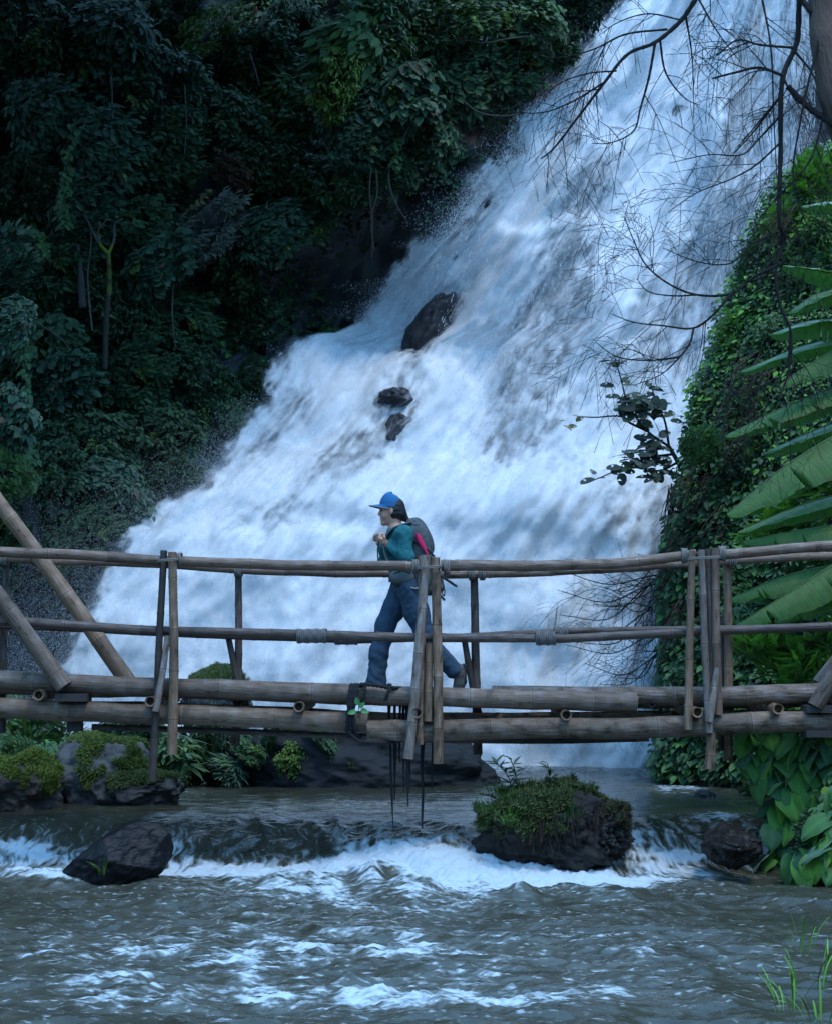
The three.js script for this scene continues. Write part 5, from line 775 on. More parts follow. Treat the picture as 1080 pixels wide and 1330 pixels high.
// ------------------------------------------------------------------ banana plant
{
  const plant = thing('banana_plant', 'banana plant with broad torn blue-green leaves reaching over the bank', 'plant', atZ(1180, 900, -2)), r = rng(70);
  const stem = new GB(); tube(stem, spline([atZ(1182, 980, -2), atZ(1180, 760, -2), atZ(1176, 560, -2), atZ(1172, 380, -2)], 20), (t) => lerp(0.15, 0.06, t), 14, (t, i) => [0.09 + 0.02 * Math.sin(i), 0.13, 0.05]); part(plant, 'stem', stem.geo(), mBark);
  const vein = (x) => Math.pow(0.5 + 0.5 * Math.sin(x * Math.PI * 2), 3);
  const tVein = dataTex(1024, 32, (i, j) => { const t = i / 1024, s = 120 + 70 * vein(t * 46 + 0.25 * n2(j / 9, t * 40)) + 60 * n2(t * 110, j / 16); return [s, s, s]; }, false), tVeinColor = dataTex(1024, 64, (i, j) => { const t = i / 1024, f = j / 64, k = 0.88 + 0.05 * vein(t * 46) + 0.14 * n2(t * 24, f * 3) + 0.10 * n2(t * 120, f * 2), dry = sstep(0.35, 0.55, n2(t * 13, 4.2) + 0.5 * (f - 0.75)) * sstep(0.7, 0.95, f); return [lerp(255 * k, 190, dry), lerp(255 * k, 135, dry), lerp(255 * k, 200, dry)]; });
  function blade(list, z0, z1, wide, hang, o = {}) {                 // list: pixel path of the midrib from stem to tip; both halves hang from it, the far one first
    const path = spline(list.map(([X, Y], i) => atZ(X, Y, lerp(z0, z1, i / (list.length - 1)))), 110), fr = frames(path), gb = new GB(), N = path.length - 1, M = 6, rib = new GB(), tear = [0, 1].map(() => [...Array((o.tears ?? 1) * 2 + 1)].map(() => 0.25 + 0.6 * r()));
    for (const side of [-1, 1]) {
      const rows = [];
      for (let i = 0; i <= N; i++) {
        const t = i / N, d = fr[i][0], s = V(d.z, 0, -d.x).normalize().multiplyScalar(side), n = s.clone().cross(d); if (n.y < 0) n.negate();
        let w = wide * Math.pow(Math.sin(Math.PI * clamp(0.3 + 0.69 * t)), 0.62) * (1 + 0.13 * n2(t * 7, side * 5 + wide * 99) + 0.06 * n2(t * 30, side * 5 + wide * 99)); for (const q of tear[side < 0 ? 0 : 1]) { const g = Math.abs(t - q) * N; if (g < 0.6) w *= 0.3; else if (t > q && g < 7) w *= 0.93; }
        const ang = -hang[side < 0 ? 0 : 1], row = [];
        for (let m = 0; m <= M; m++) { const f = m / M, q = w * f, aa = ang * (0.7 + 0.45 * f), lift = Math.sin(aa) * q + 0.02 * n2(t * 12, f * 2 + side * 9) * f, out = Math.cos(aa) * q, v = 0.85 + 0.25 * Math.abs(n2(t * 60, 3)) + 0.12 * n2(t * 5, f * 2), yl = f > 0.9 && n2(t * 7, side + wide * 50) > 0.18 ? 1 : 0, c = yl ? [0.16, 0.16, 0.03] : [0.14 * v, 0.39 * v, 0.055 * v]; row.push(gb.v(path[i].x + s.x * out + n.x * lift, path[i].y + s.y * out + n.y * lift, path[i].z + s.z * out + n.z * lift, c, t, f)); }
        rows.push(row);
      }
      for (let i = 1; i <= N; i++) for (let m = 0; m < M; m++) side > 0 ? gb.q(rows[i - 1][m], rows[i][m], rows[i][m + 1], rows[i - 1][m + 1]) : gb.q(rows[i - 1][m + 1], rows[i][m + 1], rows[i][m], rows[i - 1][m]);
    }
    const lf = part(plant, 'leaf', gb.geo(), mBanana); tube(rib, path, (t) => lerp(0.018, 0.003, t), 6, [0.16, 0.26, 0.10]); part(lf, 'midrib', rib.geo(), mBark);
  }
  const mBanana = new THREE.MeshPhysicalMaterial({ name: 'banana leaf', vertexColors: true, roughness: 0.85, transmission: 0.58, thickness: 0, ior: 1.4, clearcoat: 0.6, clearcoatRoughness: 0.5, bumpMap: tVein, bumpScale: 0.003, map: tVeinColor, side: THREE.DoubleSide });
  for (const [list, z0, z1, wide, hang, tears] of [
    [[[1170, 385], [1120, 362], [1066, 352], [1016, 345]], -2.0, -1.7, 0.20, [1.15, 0.15], 1], [[[1170, 395], [1110, 372], [1062, 381], [1022, 407]], -2.0, -1.6, 0.19, [1.1, 0.3], 1],
    [[[1170, 440], [1110, 420], [1056, 416], [1000, 434]], -2.0, -1.5, 0.25, [1.2, 0.2], 2], [[[1170, 470], [1110, 440], [1050, 447], [960, 483]], -2.0, -1.7, 0.19, [1.15, 0.35], 2],
    [[[1172, 420], [1110, 440], [1062, 466], [1010, 501]], -2.0, -1.4, 0.24, [0.75, 0.95], 0], [[[1174, 478], [1100, 497], [1020, 528], [940, 566]], -2.0, -1.5, 0.25, [1.25, 0.62], 1],
    [[[1172, 520], [1110, 540], [1050, 562], [990, 589]], -2.1, -1.7, 0.21, [1.2, 0.25], 0], [[[1176, 520], [1090, 562], [1010, 612], [943, 668]], -1.9, -1.2, 0.36, [1.25, 0.85], 1],
    [[[1174, 632], [1090, 642], [1025, 662], [957, 691]], -2.1, -1.6, 0.19, [1.1, 0.4], 0], [[[1176, 676], [1100, 681], [1030, 690], [964, 703]], -1.9, -1.5, 0.22, [1.3, 0.95], 1],
    [[[1176, 712], [1100, 730], [1020, 748], [946, 778]], -2.0, -1.6, 0.25, [1.2, 0.95], 1], [[[1178, 676], [1100, 722], [1030, 766], [955, 812]], -1.8, -1.3, 0.30, [0.8, 1.0], 1],
    [[[1172, 740], [1110, 762], [1060, 780], [1004, 806]], -2.0, -1.8, 0.22, [1.0, 0.9], 0], [[[1176, 300], [1120, 270], [1080, 262], [1040, 268]], -2.6, -2.6, 0.18, [1.0, 0.4], 1],
  ]) blade(list, z0, z1, wide, hang, { tears });
}

// ------------------------------------------------------------------ broad heart-shaped leaves on the low bank: each leaf a part
{
  const vine = thing('climbing_plant', 'climbing plant with large heart-shaped green leaves hanging below the bridge end', 'plant', atZ(1075, 1120, -0.4)), r = rng(41);
  const shapes = [];
  for (let k = 0; k < 4; k++) {
    const gb = new GB(), tone = [[0.09, 0.28, 0.035], [0.05, 0.17, 0.06], [0.07, 0.22, 0.045], [0.16, 0.36, 0.035]][k], NV = 9, NU = 6, rows = [];
    for (let j = 0; j <= NV; j++) { const v = j / NV, w = 0.47 * Math.pow(Math.sin(Math.PI * clamp(0.2 + 0.8 * v)), 0.85) * (v < 0.06 ? 0.8 : 1), row = []; for (let i = 0; i <= NU; i++) { const u = i / NU * 2 - 1, au = Math.abs(u), z = v - 0.16 * au * (1 - v) * (1 - v), wob = 0.02 * Math.sin(v * 17 + u * 3 + k * 2), vn = au < 0.1 ? 1.35 : 0.88 + 0.2 * Math.abs(Math.sin((v * 1.0 - au * 0.35) * 20)); row.push(gb.v(u * w, 0.13 * au * w * 2 - 0.1 * au * au - 0.32 * v * v * (0.6 + 0.2 * k) + wob * au, z, [tone[0] * vn, tone[1] * vn, tone[2] * vn])); } rows.push(row); }
    for (let j = 1; j <= NV; j++) for (let i = 0; i < NU; i++) gb.q(rows[j - 1][i], rows[j][i], rows[j][i + 1], rows[j - 1][i + 1]);
    shapes.push(gb.geo());
  }
  for (let k = 0; k < 210; k++) {
    const Y = 925 + 200 * r(), X = 965 + 130 * Math.pow(r(), 0.8) + (Y > 1020 ? 25 : 0), z = Math.max(-0.4, Math.min(0.6, onBank(X, Y + 10, bankR, -0.3))) + 0.2 * r(), p = atZ(X, Y, z), s = 0.13 + 0.14 * r();
    const m = new THREE.Mesh(shapes[k % 4], mBroad); m.name = 'leaf'; m.position.copy(p).sub(vine.position); m.scale.setScalar(s); m.rotation.set(0.35 + 0.8 * r(), (r() - 0.5) * 3.0 - 0.5, (r() - 0.5) * 1.3, 'YXZ'); vine.add(m);
  }
  const st = new GB(); for (let k = 0; k < 9; k++) { const X = 1000 + 10 * k; tube(st, spline([atZ(X + 60, 900 + 10 * k, -1.4), atZ(X + 30, 960 + 8 * k, -0.9), atZ(X, 1030 + 9 * k, -0.6)], 14), 0.006, 4, [0.07, 0.09, 0.03], false); } part(vine, 'stem', st.geo(), mBark);
}

// ------------------------------------------------------------------ bare tree over the falls
function twigs(gb, pts, r0, r1, rnd, depth, k = 1, spread = 0.5, col = [0.03, 0.024, 0.022]) {
  tube(gb, pts, (t, i) => lerp(r0, r1, t) * (1 + 0.12 * Math.sin(i * 2.3)), depth > 0 ? 6 : 4, col, false);
  if (depth <= 0) return;
  const n = Math.round(k * (3.5 + rnd() * 3.5));
  for (let q = 0; q < n; q++) {
    const i = Math.floor((0.2 + 0.78 * rnd()) * (pts.length - 1)), p = pts[i], d = pts[Math.min(i + 1, pts.length - 1)].clone().sub(pts[Math.max(i - 1, 0)]).normalize(), L = (0.22 + 0.5 * rnd()) * spread * (depth > 1 ? 1.5 : 1);
    const side = V(d.y, -d.x, 0).multiplyScalar(rnd() < 0.5 ? 1 : -1).add(V(0, -0.25, (rnd() - 0.5) * 0.8)), e = p.clone().addScaledVector(d, L * 0.6).addScaledVector(side, L * 0.6), m = p.clone().lerp(e, 0.5).add(V(0.1 * L * (rnd() - 0.5), 0.22 * L * (rnd() - 0.3), 0));
    e.y -= 0.2 * L * rnd(); twigs(gb, spline([p, m, e], 8), lerp(r0, r1, i / pts.length) * 0.5, 0.0022, rnd, depth - 1, 0.8, spread * 0.7, col);
  }
}
{
  const r = rng(19), Z = -0.9, tree = thing('bare_tree', 'bare leafless tree leaning its dark branches in front of the falls', 'tree', atZ(1200, 900, -1.8)), k = mPerPx(Z);
  const trunk = new GB(); tube(trunk, spline([atZ(1200, 950, -1.8), atZ(1200, 600, -1.7), atZ(1136, 300, -1.3), atZ(1082, 130, Z), atZ(1066, 30, Z), atZ(1062, -120, Z), atZ(1050, -330, Z)], 40), (t, i) => lerp(0.16, 0.085, t) * (1 + 0.05 * Math.sin(i * 1.3)), 12, (t, i) => { const v = 0.8 + 0.5 * n2(i * 0.7, 3); return [0.15 * v, 0.10 * v, 0.075 * v]; }); part(tree, 'trunk', trunk.geo(), mBark);
  const boughs = [
    [[[1062, -40], [1040, -8], [1034, 55], [1016, 100], [1013, 200], [1012, 292], [1018, 310], [1007, 348], [1012, 395], [1026, 430], [1024, 480], [1010, 520]], 7, 2, 1],
    [[[1100, 175], [1080, 160], [1050, 140], [1022, 112]], 10, 7, 0], [[[1075, 40], [1052, 15], [1035, -10]], 8, 6, 0],
    [[[1040, -8], [980, -40], [930, -30], [905, -4], [884, 26], [850, 55], [815, 70], [782, 110], [750, 152], [716, 195], [702, 206]], 7, 1.4, 2],
    [[[850, 55], [842, 100], [831, 140], [822, 170], [790, 186], [768, 186]], 3, 0.9, 1], [[[856, 50], [864, 95], [888, 127], [908, 137]], 2.6, 0.8, 1], [[[782, 108], [746, 130], [705, 146], [660, 145]], 2.4, 0.8, 1], [[[866, 38], [810, 45], [770, 64], [722, 75], [690, 70]], 2.6, 0.8, 1], [[[800, 92], [760, 96], [720, 112], [690, 150]], 2, 0.8, 1],
    [[[1016, 98], [985, 88], [955, 94], [924, 102]], 3.6, 2, 1], [[[1030, 62], [985, 58], [958, 52], [930, 72]], 3, 1.6, 1], [[[1013, 150], [985, 180], [962, 201], [920, 201], [868, 212]], 2.6, 0.8, 1], [[[1013, 185], [980, 215], [950, 232], [905, 250], [866, 276]], 2.4, 0.8, 1],
    [[[1008, 345], [975, 362], [950, 381], [905, 383], [870, 370], [838, 344], [822, 312], [810, 282]], 3.6, 0.9, 2], [[[950, 381], [922, 412], [900, 426], [860, 423], [820, 418], [794, 408]], 3, 0.8, 2], [[[900, 426], [895, 446], [880, 466], [858, 486], [824, 500]], 2.4, 0.8, 1], [[[882, 464], [842, 468], [800, 463], [772, 444]], 2.2, 0.8, 1], [[[905, 383], [870, 384], [840, 378], [826, 362]], 2, 0.8, 1], [[[1012, 300], [972, 320], [948, 342], [905, 340], [860, 322]], 2.4, 0.8, 1],
    [[[1026, 430], [1022, 470], [1000, 510], [985, 560]], 3, 0.8, 2], [[[1066, 40], [1040, 150], [1030, 240], [1060, 320]], 3, 1, 2], [[[1075, 120], [1050, 210], [1005, 260], [975, 300]], 2.6, 0.8, 2], [[[985, -20], [1000, 60], [1004, 150], [1008, 230]], 2.6, 0.9, 1], [[[905, -4], [930, 40], [960, 80]], 2.2, 0.8, 1], [[[884, 26], [840, 18], [800, 30], [780, 44]], 2, 0.8, 1],
  ];
  for (const [list, a, b, depth] of boughs) { const gb = new GB(), z = Z - 0.35 * r() + 0.2; twigs(gb, spline(list.map(([X, Y], i) => atZ(X, Y, z + 0.25 * n2(i * 0.7, X))), list.length * 7), a * k * 0.5 * 1.25, b * k * 0.5 * 1.3, r, depth ? depth + 1 : 0, 1.35, 0.8); part(tree, 'branch', gb.geo(), mBark); }
}
// bare twiggy shrub at the foot of the bank
{
  const r = rng(29), Z = -7.9, s = thing('bare_shrub', 'leafless twiggy shrub reaching out over the foot of the falls', 'shrub', atZ(893, 830, Z));
  for (let k = 0; k < 15; k++) { const gb = new GB(), y = 730 + 130 * r(), L = 70 + 95 * r(), e = y + 60 * (r() - 0.5) + 24; twigs(gb, spline([atZ(905 + 20 * r(), y, Z - 0.2), atZ(885 - L * 0.25, y + 16 * (r() - 0.5), Z + 0.2 * (r() - 0.5)), atZ(885 - L * 0.6, lerp(y, e, 0.6) + 18, Z + 0.3 * (r() - 0.5)), atZ(885 - L, e, Z + 0.4 * (r() - 0.5))], 16), 0.012, 0.004, r, 2, 1.1, 0.85); part(s, 'branch', gb.geo(), mBark); }
}
// young tree with round dark leaves: each leaf a part
{
  const r = rng(57), Z = -7.6, k = mPerPx(Z), tree = thing('sapling', 'young tree with round dark leaves leaning out from the bank', 'tree', atZ(912, 660, Z));
  const P = (X, Y, d = 0) => atZ(X, Y, Z + d), boughs = [[[918, 672], [905, 632], [885, 608], [868, 580]], [[868, 580], [840, 560], [815, 525], [805, 490], [798, 466]], [[868, 580], [862, 545], [850, 520], [845, 500]], [[872, 590], [840, 595], [812, 606], [770, 624]], [[885, 608], [900, 585], [905, 560], [890, 540]], [[840, 560], [815, 548], [806, 541], [772, 542], [748, 541]], [[868, 582], [835, 580], [815, 590]], [[850, 545], [830, 530], [812, 534]], [[895, 620], [930, 590], [935, 570]], [[880, 600], [860, 610], [838, 612]], [[918, 660], [930, 630], [950, 612]]];
  boughs.forEach((b, i) => { const gb = new GB(); tube(gb, spline(b.map(([X, Y]) => P(X, Y, 0.1 * n2(X, Y))), 18), (t) => i ? lerp(3, 1, t) * k * 0.6 : lerp(10, 5, t) * k * 0.5, 6, [0.022, 0.018, 0.018], false); part(tree, i ? 'branch' : 'trunk', gb.geo(), mBark); });
  const shapes = [[0.016, 0.042, 0.02], [0.028, 0.07, 0.03], [0.03, 0.055, 0.04], [0.05, 0.085, 0.03], [0.22, 0.15, 0.03]].map((c) => { const gb = new GB(), n = 10, rim = [], m0 = gb.v(0, -0.03, 0.3, c), m1 = gb.v(0, -0.03, 0.65, c); for (let i = 0; i < n; i++) { const a = i / n * 6.2832, w = 0.31 * Math.sin(a), z = 0.5 - 0.5 * Math.cos(a); rim.push(gb.v(w, 0.05 * Math.abs(Math.sin(a)) - 0.14 * z * z, z, c)); } for (let i = 0; i < n; i++) { const z = (0.5 - 0.5 * Math.cos((i + 0.5) / n * 6.2832)); gb.t(z < 0.5 ? m0 : m1, rim[(i + 1) % n], rim[i]); } gb.t(m0, m1, rim[2]); gb.t(m0, rim[8], m1); return gb.geo(); });
  const put = (p, kind, s) => { const m = new THREE.Mesh(shapes[kind], mBroad); m.name = 'leaf'; m.position.copy(p).sub(tree.position); m.scale.setScalar(s); m.rotation.set(0.2 + 0.9 * r(), r() * 6.28, (r() - 0.5) * 1.2); tree.add(m); };
  boughs.slice(1).forEach((b) => { const pts = spline(b.map(([X, Y]) => P(X, Y)), 30); const n = b[b.length - 1][0] === 748 ? 0 : 24; for (let q = 0; q < n; q++) { const p = pts[Math.floor((0.25 + 0.75 * r()) * 30)].clone().add(V((r() - 0.5) * 0.27, (r() - 0.5) * 0.22, (r() - 0.5) * 0.3)); put(p, Math.floor(r() * 4), 0.14 + 0.09 * r()); } });
  for (const [X, Y] of [[742, 540], [730, 552], [738, 556], [748, 548], [734, 546]]) put(P(X, Y), 4, 0.14);
}
// roots hanging down the undercut bank
{
  const r = rng(61), s = thing('root_curtain', 'curtain of thin brown roots hanging down the undercut bank', 'roots', atZ(890, 760, -7.9)), gb = new GB();
  for (let k = 0; k < 170; k++) { const X = 868 + 85 * r(), Y = 628 + 60 * r(), L = 40 + 90 * r(), z = -7.9 + 0.2 * r(); tube(gb, spline([atZ(X, Y, z - 0.2), atZ(X + 6 * (r() - 0.5) - 4, Y + L * 0.35, z), atZ(X + 12 * (r() - 0.5) - 4, Y + L, z)], 7), 0.004 + 0.005 * r(), 4, [0.06 + 0.03 * r(), 0.045, 0.035], false); }
  const m = part(s, 'root', gb.geo(), mBark); m.userData.kind = 'stuff';
}
// ------------------------------------------------------------------ trunks, lianas and a mossy snag on the shaded wall
function stick(name, label, category, list, r0, r1, col, group, n = 24) { const gb = new GB(), pts = spline(list.map(([X, Y, o]) => onFace(X, Y, o)), n); tube(gb, pts, (t, i) => lerp(r0, r1, t) * (1 + 0.15 * n2(i * 0.8, r0 * 900)), 8, typeof col === 'function' ? col : [col[0], col[1], col[2]]); return solo(name, gb.geo(), mBark, label, category, group); }
stick('tree_trunk', 'dark upright tree trunk behind the slanting bridge brace', 'tree', [[44, 740, 1.0], [42, 690, 1.0], [36, 620, 1.0], [34, 540, 0.9]], 0.13, 0.08, [0.03, 0.03, 0.03]);
stick('tree_trunk', 'thin bare grey trunk standing against the shaded wall', 'tree', [[108, 400, 1.2], [104, 350, 1.3], [100, 318, 1.3]], 0.06, 0.035, [0.06, 0.055, 0.05]);
{
  const t = thing('mossy_snag', 'forked mossy dead tree standing against the shaded wall', 'tree', onFace(138, 470, 1.2)); const mk = (name, list, a, b, f) => { const gb = new GB(); tube(gb, spline(list.map(([X, Y]) => onFace(X, Y, 1.35)), 20), (q) => lerp(a, b, q), 7, f); part(t, name, gb.geo(), mBark); };
  mk('trunk', [[136, 480], [138, 420], [142, 370], [141, 330]], 0.045, 0.035, (q, i) => q > 0.55 && n2(i * 0.9, 4) > -0.2 ? [0.09, 0.13, 0.02] : [0.036, 0.034, 0.026]);
  mk('fork', [[141, 330], [130, 318], [120, 300], [110, 276]], 0.035, 0.012, (q) => q < 0.4 ? [0.14, 0.20, 0.02] : [0.10, 0.09, 0.08]); mk('fork', [[141, 330], [148, 312], [150, 290], [160, 284]], 0.03, 0.01, (q) => q < 0.25 ? [0.14, 0.20, 0.02] : [0.10, 0.09, 0.08]); mk('fork', [[130, 318], [128, 300], [140, 284]], 0.018, 0.008, [0.11, 0.10, 0.09]); mk('fork', [[120, 430], [114, 360], [118, 300], [108, 278]], 0.016, 0.008, [0.11, 0.10, 0.09]);
}
const LI = 'pale thin liana hanging from the overhang', LG = 'lianas hanging on the shaded wall';
for (const l of [[[565, 120, 1.4], [568, 150, 1.5], [562, 175, 1.5], [560, 195, 1.5]], [[482, 215, 1.6], [480, 250, 1.7], [484, 290, 1.7], [483, 335, 1.7]], [[488, 220, 1.6], [490, 250, 1.7], [482, 285, 1.7], [486, 325, 1.7]], [[515, 195, 1.5], [505, 220, 1.6], [508, 250, 1.6], [520, 275, 1.6], [530, 290, 1.6]], [[540, 150, 1.7], [528, 170, 1.7], [520, 190, 1.7]], [[700, 45, 1.6], [660, 50, 1.8], [620, 55, 1.9], [580, 40, 1.9]], [[520, 50, 2.2], [490, 65, 2.3], [470, 75, 2.3]], [[600, 130, 1.5], [620, 145, 1.5], [660, 150, 1.2], [690, 140, 1.0]], [[325, 70, 1.5], [333, 95, 1.5], [337, 112, 1.5]], [[20, 400, 1.6], [50, 420, 1.6], [80, 440, 1.6], [92, 455, 1.6]], [[225, 370, 1.2], [224, 410, 1.2], [228, 450, 1.2]], [[145, 100, 1.5], [146, 150, 1.5], [144, 190, 1.5]], [[240, 110, 1.3], [242, 160, 1.3], [240, 200, 1.3]]])
  stick('liana', l[0][0] > 400 ? LI : 'pale thin liana hanging down the shaded gorge wall', 'liana', l, 0.014, 0.008, [0.14, 0.125, 0.115], LG);
// leafy creeper strings
for (const [X0, Y0, X1, Y1, k] of [[96, 165, 78, 290, 0], [90, 190, 84, 300, 1], [48, 300, 62, 330, 2], [30, 430, 36, 560, 3], [40, 560, 46, 640, 4], [560, 60, 566, 170, 5], [520, 110, 512, 230, 6]]) {
  const r = rng(200 + k), g = thing('creeper', k > 4 ? 'leafy creeper string trailing from the overhang' : 'leafy creeper string trailing down the shaded wall', 'creeper', onFace(X0, Y0, 1.5), k > 4 ? 'creepers of the overhang' : 'creepers of the shaded wall'), gb = new GB(), st = new GB(), pts = []; for (let i = 0; i <= 20; i++) pts.push(onFace(lerp(X0, X1, i / 20) + 5 * n2(i * 0.3, k * 9), lerp(Y0, Y1, i / 20), 1.6)); tube(st, pts, 0.006, 4, [0.05, 0.05, 0.03], false);
  for (let i = 0; i < 60; i++) { const p = pts[Math.floor(r() * 20)].clone().add(V((r() - 0.5) * 0.12, (r() - 0.5) * 0.1, (r() - 0.3) * 0.15)), v = 0.8 + 0.6 * r(); leafInto(gb, p, V((r() - 0.5) * 1.6, -0.7, 0.3 + 0.5 * r()).normalize(), V((r() - 0.5), 0.7, 0.8).normalize(), 0.09 + 0.06 * r(), 0.08, [0.05 * v, 0.11 * v, 0.035 * v]); }
  part(g, 'leaves', gb.geo(), mLeaf).userData.kind = 'stuff'; part(g, 'stem', st.geo(), mBark);
}

// ------------------------------------------------------------------ grass and small plants by the water
function tuft(name, label, group, c, n, len, wid, spread, tone, seed, o = {}) {
  const r = rng(seed), gb = new GB();
  for (let k = 0; k < n; k++) {
    const a = r() * 6.28, d = V(Math.cos(a), 0, Math.sin(a)), p0 = c.clone().addScaledVector(d, spread * Math.sqrt(r())), L = len * (0.5 + 0.6 * r()), lean = (0.2 + 0.7 * r()) * (o.lean ?? 1), v = 0.7 + 0.6 * r(), t = TONE[r() < 0.12 ? 'yellow' : tone], col = [t[0] * v, t[1] * v, t[2] * v], s = V(-d.z, 0, d.x).multiplyScalar(wid * (0.7 + 0.5 * r())), rows = [];
    for (let i = 0; i <= 5; i++) { const q = i / 5, w = Math.sin(Math.PI * (0.15 + 0.85 * (1 - q))) * 0.5 + 0.02, p = p0.clone().addScaledVector(d, L * lean * q * q * 0.8).add(V(0, L * (q - 0.45 * lean * q * q), 0)); rows.push([gb.v(p.x - s.x * w, p.y, p.z - s.z * w, col), gb.v(p.x + s.x * w, p.y, p.z + s.z * w, col)]); }
    for (let i = 1; i <= 5; i++) gb.q(rows[i - 1][0], rows[i - 1][1], rows[i][1], rows[i][0]);
  }
  return solo(name, gb.geo(), mLeaf, label, 'grass', group);
}
const grass = (label, group, X, Y, z, n, len, wid, spread, tone, seed, o) => tuft('grass_tuft', label, group, atZ(X, Y, z), n, len, wid, spread, tone, seed, o);
grass('small arching grass tuft on the black boulder', null, 133, 1138, 0.9, 26, 0.17, 0.012, 0.03, 'yellow', 1, { lean: 1.4 });
grass('bright arching grass tuft on the flank of the grassy boulder', null, 660, 1072, 0.33, 40, 0.22, 0.012, 0.08, 'bright', 2, { lean: 1.5 });
for (const [X, Y, z, s] of [[650, 1036, -0.10, 3], [690, 1030, -0.10, 4], [725, 1036, -0.10, 5], [668, 1048, 0.10, 6], [710, 1050, 0.10, 7], [750, 1054, -0.00, 8], [640, 1056, 0.10, 11], [690, 1062, 0.25, 12], [735, 1066, 0.25, 13]]) grass('short grass tuft on top of the midstream boulder', 'grass on the midstream boulder', X, Y, z, 110, 0.17, 0.007, 0.16, s % 2 ? 'mid' : 'yellow', s + 30, { lean: 1.2 });
for (const [X, Y, z, s] of [[1052, 1290, 5.4, 3], [1040, 1240, 4.6, 4], [1075, 1260, 5.0, 5], [1030, 1320, 6.0, 6], [1068, 1340, 6.3, 7]]) grass('thin reed grass standing in the shallow rapids', 'reed grass in the shallows', X, Y, z, 10, 0.26, 0.009, 0.12, 'bright', s + 60, { lean: 0.8 });
// leafy stalks on the midstream boulder
for (const [X0, Y0, X1, Y1, n, s] of [[668, 1035, 640, 988, 22, 1], [672, 1030, 662, 985, 18, 2], [715, 1035, 710, 992, 14, 3], [700, 1040, 722, 1005, 12, 4], [735, 1050, 742, 1015, 8, 5], [655, 1050, 622, 1030, 12, 6]]) {
  const r = rng(s + 400), g = thing('leafy_stalk', 'leafy weed stalk rising from the midstream boulder', 'weed', atZ(X0, Y0, 0.0), 'weed stalks on the midstream boulder'), pts = spline([atZ(X0, Y0 + 8, 0.0), atZ(lerp(X0, X1, 0.35), lerp(Y0, Y1, 0.6), 0.05), atZ(X1, Y1, 0.1)], 12), st = new GB(), gb = new GB(); tube(st, pts, 0.004, 4, [0.05, 0.06, 0.02], false);
  for (let k = 0; k < n; k++) { const p = pts[2 + Math.floor(r() * 11)], v = 0.7 + 0.6 * r(); leafInto(gb, p, V((r() - 0.5) * 2, 0.5 * r(), (r() - 0.5) * 1.4).normalize(), V((r() - 0.5) * 0.6, 1, 0.4).normalize(), 0.08 + 0.05 * r(), 0.03, [0.05 * v, 0.08 * v, 0.04 * v]); }
  part(g, 'leaves', gb.geo(), mLeaf).userData.kind = 'stuff'; part(g, 'stem', st.geo(), mBark);
}
// seedling sprouting between the beams
{
  const g = thing('seedling', 'bright green seedling sprouting between the bridge beams', 'plant', atZ(466, 930, 0.16)), gb = new GB(); for (const [X, Y, dx, dy] of [[466, 920, 0.5, 0.6], [463, 924, -0.8, -0.1], [468, 922, 0.9, -0.2], [465, 916, -0.2, 1]]) leafInto(gb, atZ(X, Y, 0.17), V(dx, dy, 0.3).normalize(), V(0, 0.3, 1).normalize(), 0.075, 0.05, [0.08, 0.26, 0.08]); part(g, 'leaves', gb.geo(), mLeaf).userData.kind = 'stuff'; const st = new GB(); tube(st, spline([atZ(467, 934, 0.12), atZ(466, 926, 0.16), atZ(466, 917, 0.17)], 6), 0.003, 4, [0.06, 0.15, 0.04]); part(g, 'stem', st.geo(), mBark);
}

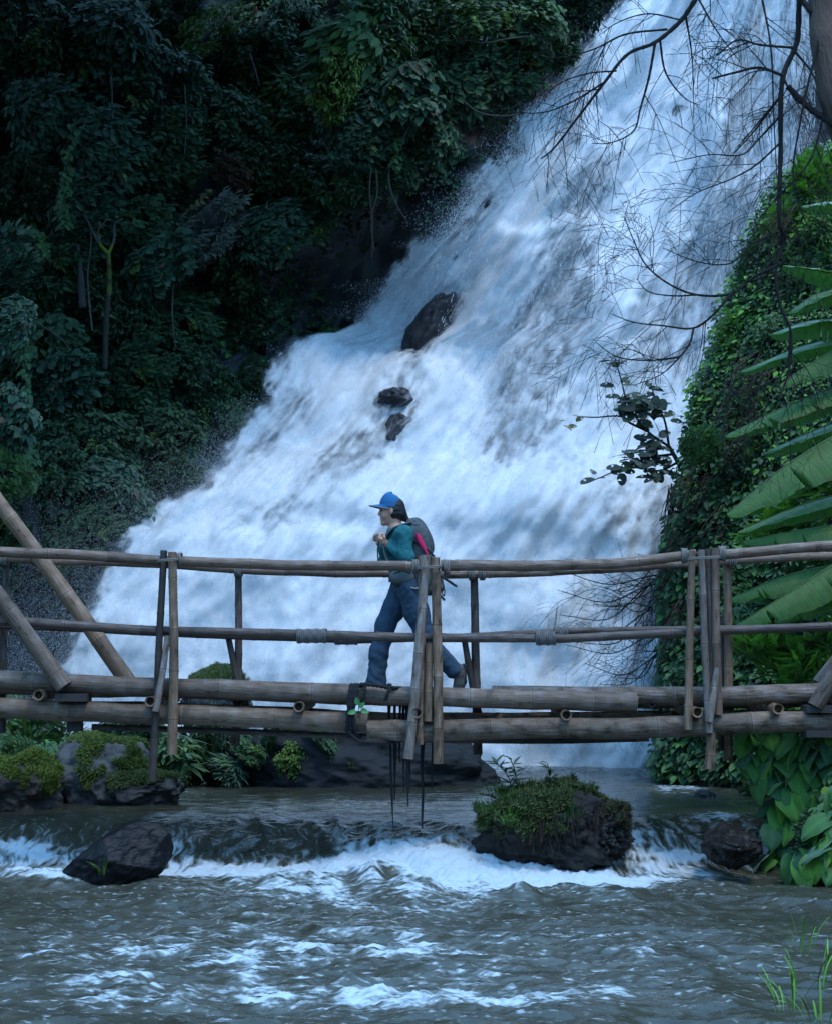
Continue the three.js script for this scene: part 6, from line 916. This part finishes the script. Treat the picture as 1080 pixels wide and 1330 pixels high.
// ------------------------------------------------------------------ unseen trees added above the frame to shade the gorge wall
{
  for (const [x, y, z, R, k] of [[-4.5, 13, -8, 2.8, 0], [-6.6, 11.8, -5, 2.6, 1], [-2.2, 14.6, -11, 2.3, 2], [-7.6, 13.8, -10, 3, 0], [-7.8, 10.4, -2, 2.4, 1], [-4, 15.6, -12.4, 2.8, 2], [-5.2, 11.4, -3, 2.5, 2], [-8, 13, -7, 2.8, 1], [-6, 15, -11, 2.8, 0], [-1.2, 16.5, -13, 2.4, 1]]) {
    const t = thing('added_shade_tree', 'unseen leaning tree added to shade the gorge wall', 'tree', V(-9.4, bankL(-9.4, z), z), 'unseen trees added to shade the gorge wall'), gb = new GB();
    tube(gb, spline([V(-9.4, bankL(-9.4, z) - 0.3, z), V(-9.5, 6, z), V(lerp(-9.4, x, 0.5), y - 1.5, z), V(x, y, z)], 24), (q) => lerp(0.26, 0.08, q), 10, [0.05, 0.045, 0.04]); part(t, 'trunk', gb.geo(), mBark);
    const key = `canopy${k}`; if (!stock[key]) stock[key] = crown(700 + k, 1, 0.5, 1, 1900, 0.2, 'dark', { wid: 0.6, per: 30, clump: 0.32, stem: 0.02 });
    const m = new THREE.Mesh(stock[key][0], mLeaf); m.name = 'crown'; m.scale.setScalar(R); m.position.set(x, y, z).sub(t.position); t.add(m);
  }
}

{
  const r = rng(77), g = thing('dry_roots', 'brown dry roots draped down the midstream boulder', 'roots', atZ(720, 1085, 0.4)), gb = new GB();
  for (let k = 0; k < 90; k++) { const X = 640 + 165 * r(), Y = 1046 + 22 * r(), L = 14 + 34 * r(), z = 0.34 + 0.1 * r() - 0.25 * Math.abs((X - 712) / 95) ** 2; tube(gb, spline([atZ(X, Y, z - 0.12), atZ(X + 8 * (r() - 0.5), Y + L * 0.4, z), atZ(X + 16 * (r() - 0.5), Y + L, z + 0.02)], 6), 0.003 + 0.004 * r(), 4, [0.06 + 0.05 * r(), 0.048, 0.034], false); }
  part(g, 'root', gb.geo(), mBark).userData.kind = 'stuff';
}

// brown dead twigs tangled over the steep bank
for (const [X, Y, n, s] of [[905, 640, 16, 1], [890, 720, 14, 2], [900, 800, 14, 3], [895, 900, 12, 4], [985, 480, 14, 5], [960, 560, 14, 6], [1020, 300, 12, 7], [950, 690, 12, 8]]) {
  const r = rng(500 + s), z0 = Math.max(-10.5, Math.min(-7, onBank(X + 14, Y, bankR))), g = thing('dead_bramble', 'tangle of brown dead twigs hanging on the steep bank', 'bramble', atZ(X, Y, z0), 'dead brambles on the steep bank');
  const gb = new GB(); for (let k = 0; k < n; k++) { const a = X + 50 * (r() - 0.5), b = Y + 40 * (r() - 0.5), L = 30 + 50 * r(); twigs(gb, spline([atZ(a + 12, b - 14, z0 + 0.1), atZ(a, b - 6 - 14 * r(), z0 + 0.3 + 0.3 * r()), atZ(a - 8 - 20 * r(), b + L * 0.5, z0 + 0.3 + 0.3 * r()), atZ(a - 8 - 24 * r(), b + L, z0 + 0.25)], 10), 0.008, 0.003, r, 1, 0.8, 0.5, [0.10 + 0.05 * r(), 0.07, 0.05]); }
  part(g, 'twig', gb.geo(), mBark).userData.kind = 'stuff';
}

shade(scene);
renderer.render(scene, camera);
